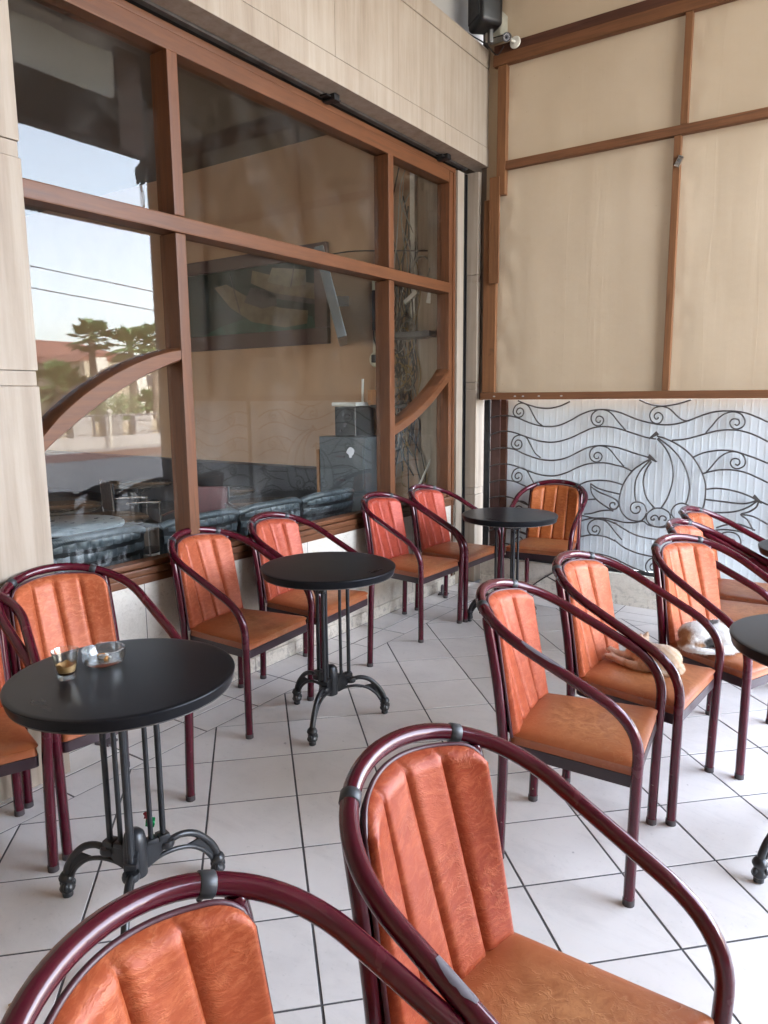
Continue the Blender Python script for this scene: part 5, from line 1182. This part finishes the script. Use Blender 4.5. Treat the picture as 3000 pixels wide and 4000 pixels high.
# things on and under the coffee table
gx, gy = 1.050, -4.365
cg = thing('coffee_glass', 'small clear glass with coffee dregs and foam on the left table', 'glass', (gx, gy, 0.7945))
out = [(0.0215, 0.0), (0.0225, 0.002), (0.0235, 0.012), (0.027, 0.035), (0.0305, 0.058), (0.034, 0.075), (0.0345, 0.0765)]
inn = [(0.033, 0.0765), (0.0325, 0.075), (0.029, 0.058), (0.0255, 0.035), (0.0225, 0.016), (0.019, 0.0125), (0.0005, 0.0122)]
cg.scale = (1.12, 1.12, 1.12)
obj('tumbler', MB().lathe(out+inn, 32), 'glass', cg, True, 50)
obj('coffee', MB().lathe([(0.0185, 0.0128), (0.0222, 0.0162), (0.0229, 0.020), (0.0005, 0.0202)], 28), 'coffee', cg, True, 50)
fm = MB()
def foam(u, v):
    a = u*2*PI; z = 0.0205+v*0.024*(0.75+0.35*noise.noise((math.cos(a)*1.6, math.sin(a)*1.6, 3))); r = 0.0225+(z-0.016)*0.137-0.0004
    return (r*math.cos(a), r*math.sin(a), z)
obj('foam', fm.grid(foam, 40, 6).lathe([(0.0225, 0.0215), (0.012, 0.0218), (0.0005, 0.0215)], 24), 'coffee_foam', cg, True, 60)
ax_, ay_ = 1.022, -4.222
at = thing('glass_ashtray', 'round clear glass ashtray with two butts and foil on the left table', 'ashtray', (ax_, ay_, 0.7945))
at.scale = (1.2, 1.2, 1.2)
bm = MB(); N = 60; prof_o = [(0.044, 0.0), (0.049, 0.003), (0.050, 0.010), (0.0525, 0.0125), (0.0535, 0.030), (0.0535, 0.036)]; prof_i = [(0.0475, 0.036), (0.046, 0.020), (0.041, 0.0105), (0.0005, 0.0095)]
pr = prof_o+prof_i; vs = []; fs = []
for (r, z) in pr:
    for k in range(N):
        a = 2*PI*k/N; zz = z
        if z > 0.03:
            for na in (0.9, 0.9+2*PI/3, 0.9+4*PI/3):
                d = abs((a-na+PI) % (2*PI)-PI)
                if d < 0.10: zz = z-0.005*(1-(d/0.10)**2)**0.5
        vs.append((r*math.cos(a), r*math.sin(a), zz))
for i in range(len(pr)-1):
    for k in range(N): fs.append((i*N+k, i*N+(k+1) % N, (i+1)*N+(k+1) % N, (i+1)*N+k))
fs += [tuple(range(N))[::-1], tuple((len(pr)-1)*N+k for k in range(N))]
obj('bowl', bm.add(vs, fs), 'glass', at, True, 40)
for (x, y, a, lab) in ((-0.018, 0.004, 0.9, 'left bent orange cigarette butt in the ashtray'), (0.020, -0.006, 2.3, 'right orange cigarette butt in the ashtray')):
    b = thing('cigarette_butt', lab, 'cigarette butt', (ax_+x, ay_+y, 0.7945+0.0165), a, 'cigarette butts in the glass ashtray')
    obj('filter', MB().tube([(-0.012, 0, 0), (0.010, 0, 0.001)], 0.0048, 10), 'cigarette_filter', b, True); obj('paper', MB().tube([(0.0102, 0, 0.001), (0.016, 0.002, -0.001), (0.019, 0.005, -0.002)], [0.0048, 0.0042, 0.0028], 8), 'cigarette_paper', b, True)
fo = MB(); rf2 = random.Random(5)
def crumple(c, r, n, seed, sx=1, sy=1, sz=1):
    rs = random.Random(seed); bm = bmesh.new(); bmesh.ops.create_icosphere(bm, subdivisions=n, radius=1)
    for v in bm.verts:
        k = 1+rs.uniform(-0.38, 0.3); v.co = Vector((v.co.x*sx*r*k+c[0], v.co.y*sy*r*k+c[1], v.co.z*sz*r*k+c[2]))
    return MB().frombm(bm)
tag(obj('foil_scrap', crumple((0, 0, 0), 0.011, 2, 5, 1.5, 1.0, 0.55), 'foil', None, loc=(ax_-0.001, ay_-0.004, 0.7945+0.0165)), 'crumpled silver foil between the butts in the ashtray', 'foil')
tag(obj('paper_crumb', crumple((0, 0, 0), 0.006, 1, 6, 1.4, 1.0, 0.5), 'cigarette_paper', None, loc=(ax_+0.012, ay_+0.012, 0.7945+0.0145)), 'white paper crumb at the back of the ashtray', 'paper')
ca = TB[0][2]
wx, wy = 1.129, -4.170
sw = thing('sweet_wrapper', 'crumpled shiny green and red sweet wrapper stuck on the coffee table base', 'wrapper', (wx, wy, 0.258))
obj('green_foil', crumple((0, 0, 0.008), 0.017, 2, 11, 0.9, 0.9, 1.1), 'wrapper_green', sw); obj('red_foil', crumple((-0.008, -0.004, 0.027), 0.013, 2, 12), 'wrapper_red', sw); obj('silver_twist', crumple((-0.004, 0, 0.048), 0.008, 1, 13, 0.6, 0.6, 1.6), 'foil', sw)
for k, (x, y, s, a, lab) in enumerate(((1.174, -4.662, 0.018, 0.4, 'curled yellow dry leaf on the tiles at the lower left'), (0.655, -0.905, 0.010, 1.0, 'tiny brown leaf crumb on the tiles near the corner table'))):
    mb = MB().grid(lambda u, v: ((u-0.5)*2*s, (v-0.5)*1.3*s*math.sin(max(0.02, u)*PI), 0.002+0.25*s*abs(v-0.5)*2*math.sin(u*PI)), 10, 6)
    tag(obj('dry_leaf', mb, 'dry_leaf', None, True, loc=(x, y, 0.0012), rz=a), lab, 'leaf')
for k, (x, y, lab) in enumerate(((0.045, -3.61, 'rusty floor lug behind the coffee table base'), (0.075, -0.50, 'rusty floor lug by the pilaster foot'))):
    t = thing('floor_lug', lab, 'floor lug', (x, y, 0), 0.3, 'rusty shutter lugs on the floor')
    obj('base', MB().bbox(-0.03, 0.05, -0.035, 0.035, 0.0, 0.012, 0.004), 'bare_metal', t)
    ring = [(0.0, 0.022*math.cos(q*0.42), 0.05+0.028*math.sin(q*0.42)) for q in range(15)]
    obj('eye', MB().tube(ring, 0.008, 8, closed=True).box(-0.006, 0.006, -0.022, 0.022, 0.012, 0.04), 'bare_metal', t, True)

# ------------------------------------------------------------------ loudspeaker, camera and wiring high in the corner
sp = thing('wall_speaker', 'black loudspeaker hung high in the corner above the fascia', 'speaker', (0.235, -0.155, 4.31), R(-38))
bm = bmesh.new(); bmesh.ops.create_cube(bm, size=1)
for v in bm.verts:
    w = 0.125 if v.co.y < 0 else 0.09
    v.co = Vector((math.copysign(w, v.co.x), v.co.y*0.20, 0.0 if v.co.z < 0 else 0.62))
bmesh.ops.bevel(bm, geom=bm.edges[:], offset=0.035, segments=4, affect='EDGES', profile=0.5)
obj('cabinet', MB().frombm(bm), 'speaker_black', sp, True, 40)
obj('front_grille', MB().bbox(-0.10, 0.10, -0.106, -0.0985, 0.05, 0.57, 0.003), 'speaker_black', sp); obj('bracket', MB().bbox(-0.02, 0.02, 0.02, 0.05, -0.09, 0.012, 0.004), 'grey_steel', sp); obj('plug', MB().tube([(-0.05, 0.03, -0.06), (-0.05, 0.03, 0.01)], 0.012, 8), 'white_plastic', sp, True)
jb = thing('junction_box', 'pale plastic junction box under the loudspeaker', 'junction box', (0.245, -0.005, 4.375)); obj('box', MB().bbox(-0.07, 0.07, -0.06, 0.055, -0.085, 0.085, 0.008), 'box_plastic', jb); obj('lid', MB().bbox(-0.062, 0.062, -0.066, -0.0605, -0.077, 0.077, 0.003), 'box_plastic', jb)
cc = thing('security_camera', 'white bullet security camera with ring of lights in the corner', 'camera', (0.405, -0.003, 4.232))
o = obj('base_plate', MB().lathe([(0.048, 0), (0.050, 0.006), (0.046, 0.014), (0.02, 0.02)], 28), 'camera_white', cc, True); o.rotation_euler = (R(90), 0, 0)
cc.scale = (0.88, 0.88, 0.88)
cd = (Vector((2.3, -5.0, 1.9))-Vector((0.35, -0.1, 4.2))).normalized(); q = cd.to_track_quat('Z', 'Y'); bp_ = Vector((-0.045, -0.075, 0.028))
obj('stalk', MB().tube([(0, -0.018, 0), (-0.012, -0.05, 0.004), tuple(bp_-cd*0.02)], 0.012, 8), 'camera_white', cc, True)
def camp(mb): mb.v = [tuple(q @ Vector(p)+bp_) for p in mb.v]; return mb
bd = obj('body', camp(MB().lathe([(0.030, -0.10), (0.034, -0.095), (0.034, 0.03), (0.036, 0.034), (0.036, 0.050), (0.032, 0.050), (0.031, 0.042)], 28)), 'camera_black', cc, True)
obj('light_ring', camp(MB().lathe([(0.031, 0.043), (0.012, 0.044)], 28)), 'lens_glass', bd, True); obj('lens', camp(MB().lathe([(0.011, 0.044), (0.011, 0.049), (0.006, 0.051)], 18)), 'camera_black', bd, True)
for k in range(12): a = k*PI/6; obj('led', camp(MB().ellipsoid((0.022*math.cos(a), 0.022*math.sin(a), 0.045), (0.0035, 0.0035, 0.002), (0, 0, 0), 8, 5)), 'white_plastic', bd, True)
tag(cable('cable', [(0.34, -0.07, 4.20), (0.29, -0.05, 4.165), (0.24, -0.02, 4.19), (0.18, -0.03, 4.262), (0.165, -0.12, 4.268), (0.06, -0.5, 4.30), (0.03, -0.8, 4.275)], 0.005, 'cable_black'), 'thin cable from security camera draped over the fascia', 'cable')
tag(cable('cable', [(0.16, -0.05, 4.275), (0.26, -0.10, 4.265), (0.36, -0.07, 4.275)], 0.004, 'cable_black'), 'short stiff black wire sticking out beside the security camera', 'cable')

# ------------------------------------------------------------------ cats
def fur(name, base, patches, stripes=None):
    t = NT(name); tc = t.new('TexCoord'); v = tc.outputs['Object']
    nz = t.new('TexNoise'); nz.inputs['Scale'].default_value = 16; nz.inputs['Detail'].default_value = 3; t.link(v, nz.inputs['Vector'])
    va = t.new('VectorMath', operation='MULTIPLY_ADD'); va.inputs[1].default_value = (0.06, 0.06, 0.06); t.link(nz.outputs['Color'], va.inputs[0]); t.link(v, va.inputs[2])
    f = t.noise(v, 45, 5, 0.7); c = t.ramp(f, [(0.3, tuple(x*0.85 for x in base)), (0.7, tuple(min(0.9, x*1.1) for x in base))])
    if stripes:
        w = t.new('TexWave', wave_type='BANDS', bands_direction='DIAGONAL'); w.inputs['Scale'].default_value = 17; w.inputs['Distortion'].default_value = 3.0; t.link(v, w.inputs['Vector'])
        c = t.mix(t.ramp(w.outputs['Fac'], [(0.35, 0.0), (0.8, 0.6)]), c, stripes)
    for (p, r, pc) in patches:
        d = t.new('VectorMath', operation='DISTANCE'); d.inputs[1].default_value = (p[0]+0.03, p[1]+0.03, p[2]+0.03); t.link(va.outputs[0], d.inputs[0])
        c = t.mix(t.ramp(d.outputs['Value'], [(r*0.82, 1.0), (r*1.08, 0.0)]), c, pc)
    t.col(c); t.set(rough=0.85, spec=0.2, sheen=0.3, normal=t.bump(t.noise(v, 160, 3), 0.3, 0.003)); M[name] = t.m
CREAM, WHITE, GING, BLK = (0.58, 0.44, 0.32), (0.68, 0.66, 0.63), (0.36, 0.19, 0.085), (0.03, 0.025, 0.022)
def body(name, blobs, mat, parent, voxel=0.006, smooth=6, amp=0.0012):
    # one continuous skin: overlapping volumes fused by a remesh, then relaxed
    mb = MB()
    for b in blobs:
        if b[0] == 'e': mb.ellipsoid(b[1], b[2], b[3] if len(b) > 3 else (0, 0, 0), 18, 12)
        else: mb.tube(smooth_path(b[1], 4), smooth_r(b[2], (len(b[1])-1)*4+1), 12)
    me = mb.mesh(name, mat); o = link(name, me, None)
    m = o.modifiers.new('r', 'REMESH'); m.mode = 'VOXEL'; m.voxel_size = voxel
    s = o.modifiers.new('s', 'SMOOTH'); s.factor = 0.5; s.iterations = smooth
    dg = bpy.context.evaluated_depsgraph_get(); dg.update(); ev = o.evaluated_get(dg)
    me2 = bpy.data.meshes.new_from_object(ev, depsgraph=dg); o.modifiers.clear(); o.data = me2; o.parent = parent
    for v in me2.vertices: v.co += v.normal*amp*noise.noise(v.co*90)
    me2.polygons.foreach_set('use_smooth', [True]*len(me2.polygons))
    if not me2.materials: me2.materials.append(M[mat])
    return o
def smooth_r(rs, n): return [rs[min(int(i/(n-1)*(len(rs)-1)), len(rs)-2)]*(1-(i/(n-1)*(len(rs)-1)-min(int(i/(n-1)*(len(rs)-1)), len(rs)-2)))+rs[min(int(i/(n-1)*(len(rs)-1)), len(rs)-2)+1]*(i/(n-1)*(len(rs)-1)-min(int(i/(n-1)*(len(rs)-1)), len(rs)-2)) for i in range(n)]
def coat(bodyo, n, ln, seed, mat):
    me = bodyo.data; rs = random.Random(seed); mb = MB(); nv = len(me.vertices)
    for k in range(n):
        v = me.vertices[rs.randrange(nv)]; nn = v.normal; 
        if v.co.z < 0.006: continue
        tg = (Vector((rs.uniform(-1, 1), rs.uniform(-1, 1), rs.uniform(-1.2, 0.2)))-nn*0.0); tg = (tg-nn*tg.dot(nn)).normalized()
        d = (nn*0.55+tg).normalized(); s = d.cross(nn).normalized()*0.0011; L = ln*rs.uniform(0.6, 1.2); p = v.co-nn*0.001
        mb.add([p-s, p+s, p+d*L], [(0, 1, 2)])
    o = obj('coat_hairs', mb, mat, bodyo); o['kind'] = 'stuff'; return o
fur('ginger_fur', (0.52, 0.385, 0.275), [((-0.02, -0.06, 0.015), 0.04, CREAM), ((-0.13, -0.02, 0.015), 0.075, (0.66, 0.54, 0.46)), ((-0.10, 0.02, 0.02), 0.07, (0.64, 0.53, 0.45)), ((-0.03, 0.045, 0.13), 0.03, (0.55, 0.36, 0.25))], (0.42, 0.26, 0.14))
fur('calico_fur', WHITE, [((-0.135, -0.03, 0.045), 0.055, GING), ((-0.10, -0.075, 0.02), 0.035, (0.25, 0.13, 0.06)), ((-0.035, -0.085, 0.035), 0.036, BLK), ((-0.012, 0.01, 0.12), 0.032, BLK), ((0.045, -0.02, 0.12), 0.030, GING), ((0.135, -0.055, 0.02), 0.034, GING)])
ct = thing('cat', 'ginger cat asleep on its side with pale paws stretched to the backrest', 'cat', (2.205, -2.500, 0.4805))
ct.scale = (0.95, 0.93, 0.90)
gb = body('body', [('e', (0.075, -0.005, 0.056), (0.085, 0.078, 0.058)), ('e', (0.02, 0.01, 0.052), (0.085, 0.072, 0.054)), ('e', (-0.03, 0.035, 0.045), (0.06, 0.055, 0.046)),
    ('e', (0.055, -0.055, 0.036), (0.065, 0.038, 0.036), (0, 0, 0.3)),
    ('t', [(0.035, -0.072, 0.020), (-0.02, -0.072, 0.019), (-0.075, -0.050, 0.018), (-0.12, -0.024, 0.018), (-0.145, -0.010, 0.017)], [0.024, 0.021, 0.017, 0.016, 0.017]),
    ('e', (-0.152, -0.006, 0.017), (0.022, 0.014, 0.014), (0, 0, 0.5)),
    ('t', [(-0.015, 0.0, 0.034), (-0.07, 0.004, 0.030), (-0.12, 0.018, 0.032), (-0.15, 0.026, 0.036)], [0.022, 0.016, 0.014, 0.015]), ('e', (-0.158, 0.030, 0.037), (0.021, 0.014, 0.013), (0, 0, 0.5)),
    ('e', (-0.035, 0.055, 0.078), (0.046, 0.044, 0.040)), ('e', (-0.076, 0.052, 0.066), (0.020, 0.019, 0.016)),
    ('t', [(-0.030, 0.030, 0.100), (-0.026, 0.024, 0.125), (-0.024, 0.021, 0.147)], [0.019, 0.013, 0.003]), ('t', [(-0.022, 0.080, 0.098), (-0.016, 0.088, 0.120), (-0.014, 0.091, 0.138)], [0.019, 0.013, 0.003]),
    ('t', [(0.145, 0.03, 0.02), (0.16, -0.02, 0.016), (0.135, -0.07, 0.015), (0.085, -0.098, 0.014)], [0.017, 0.015, 0.013, 0.010])], 'ginger_fur', ct, 0.0055, 5)
coat(gb, 5200, 0.011, 1, 'ginger_fur')
obj('inner_ear', MB().add([(-0.0435, 0.0285, 0.106), (-0.034, 0.0125, 0.106), (-0.030, 0.0185, 0.138)], [(0, 1, 2)]), 'fur_inner_ear', ct)
for y in (0.036, 0.068): obj('closed_eye', MB().tube(smooth_path([(-0.073, y-0.008, 0.081), (-0.078, y, 0.078), (-0.073, y+0.008, 0.081)], 3), 0.0016, 5), 'camera_black', ct)
obj('nose', MB().ellipsoid((-0.0955, 0.052, 0.069), (0.004, 0.005, 0.003), (0, 0, 0), 8, 6), 'fur_inner_ear', ct)
ct2 = thing('cat', 'white calico cat curled asleep with brown and black patches', 'cat', (2.40, -2.095, 0.4805), R(33))
cb2 = body('body', [('e', (-0.06, 0.0, 0.056), (0.098, 0.085, 0.058)), ('e', (0.03, 0.0, 0.062), (0.11, 0.085, 0.060)), ('e', (0.11, -0.01, 0.052), (0.075, 0.07, 0.052)), ('e', (-0.10, -0.035, 0.042), (0.06, 0.05, 0.042)),
    ('e', (0.165, -0.045, 0.042), (0.045, 0.042, 0.038)), ('e', (0.150, -0.085, 0.034), (0.019, 0.019, 0.016)), ('t', [(0.19, -0.035, 0.066), (0.198, -0.032, 0.088), (0.20, -0.030, 0.106)], [0.018, 0.012, 0.003]), ('t', [(0.155, -0.015, 0.072), (0.152, -0.008, 0.092), (0.150, -0.006, 0.108)], [0.018, 0.012, 0.003]),
    ('t', [(0.09, -0.07, 0.018), (0.03, -0.088, 0.018), (-0.03, -0.088, 0.017)], [0.02, 0.016, 0.014]), ('t', [(-0.15, -0.01, 0.02), (-0.145, -0.065, 0.017), (-0.09, -0.10, 0.015), (-0.02, -0.112, 0.014), (0.04, -0.112, 0.012)], [0.018, 0.017, 0.015, 0.013, 0.009])], 'calico_fur', ct2, 0.0055, 5)
coat(cb2, 5200, 0.013, 2, 'calico_fur')
for y in (-0.075,): 
    for x in (0.142, 0.172): obj('closed_eye', MB().tube(smooth_path([(x-0.007, y-0.005, 0.050), (x, y-0.010, 0.047), (x+0.007, y-0.005, 0.050)], 3), 0.0016, 5), 'camera_black', ct2)
obj('nose', MB().ellipsoid((0.150, -0.1045, 0.036), (0.004, 0.004, 0.003), (0, 0, 0), 8, 6), 'fur_inner_ear', ct2)
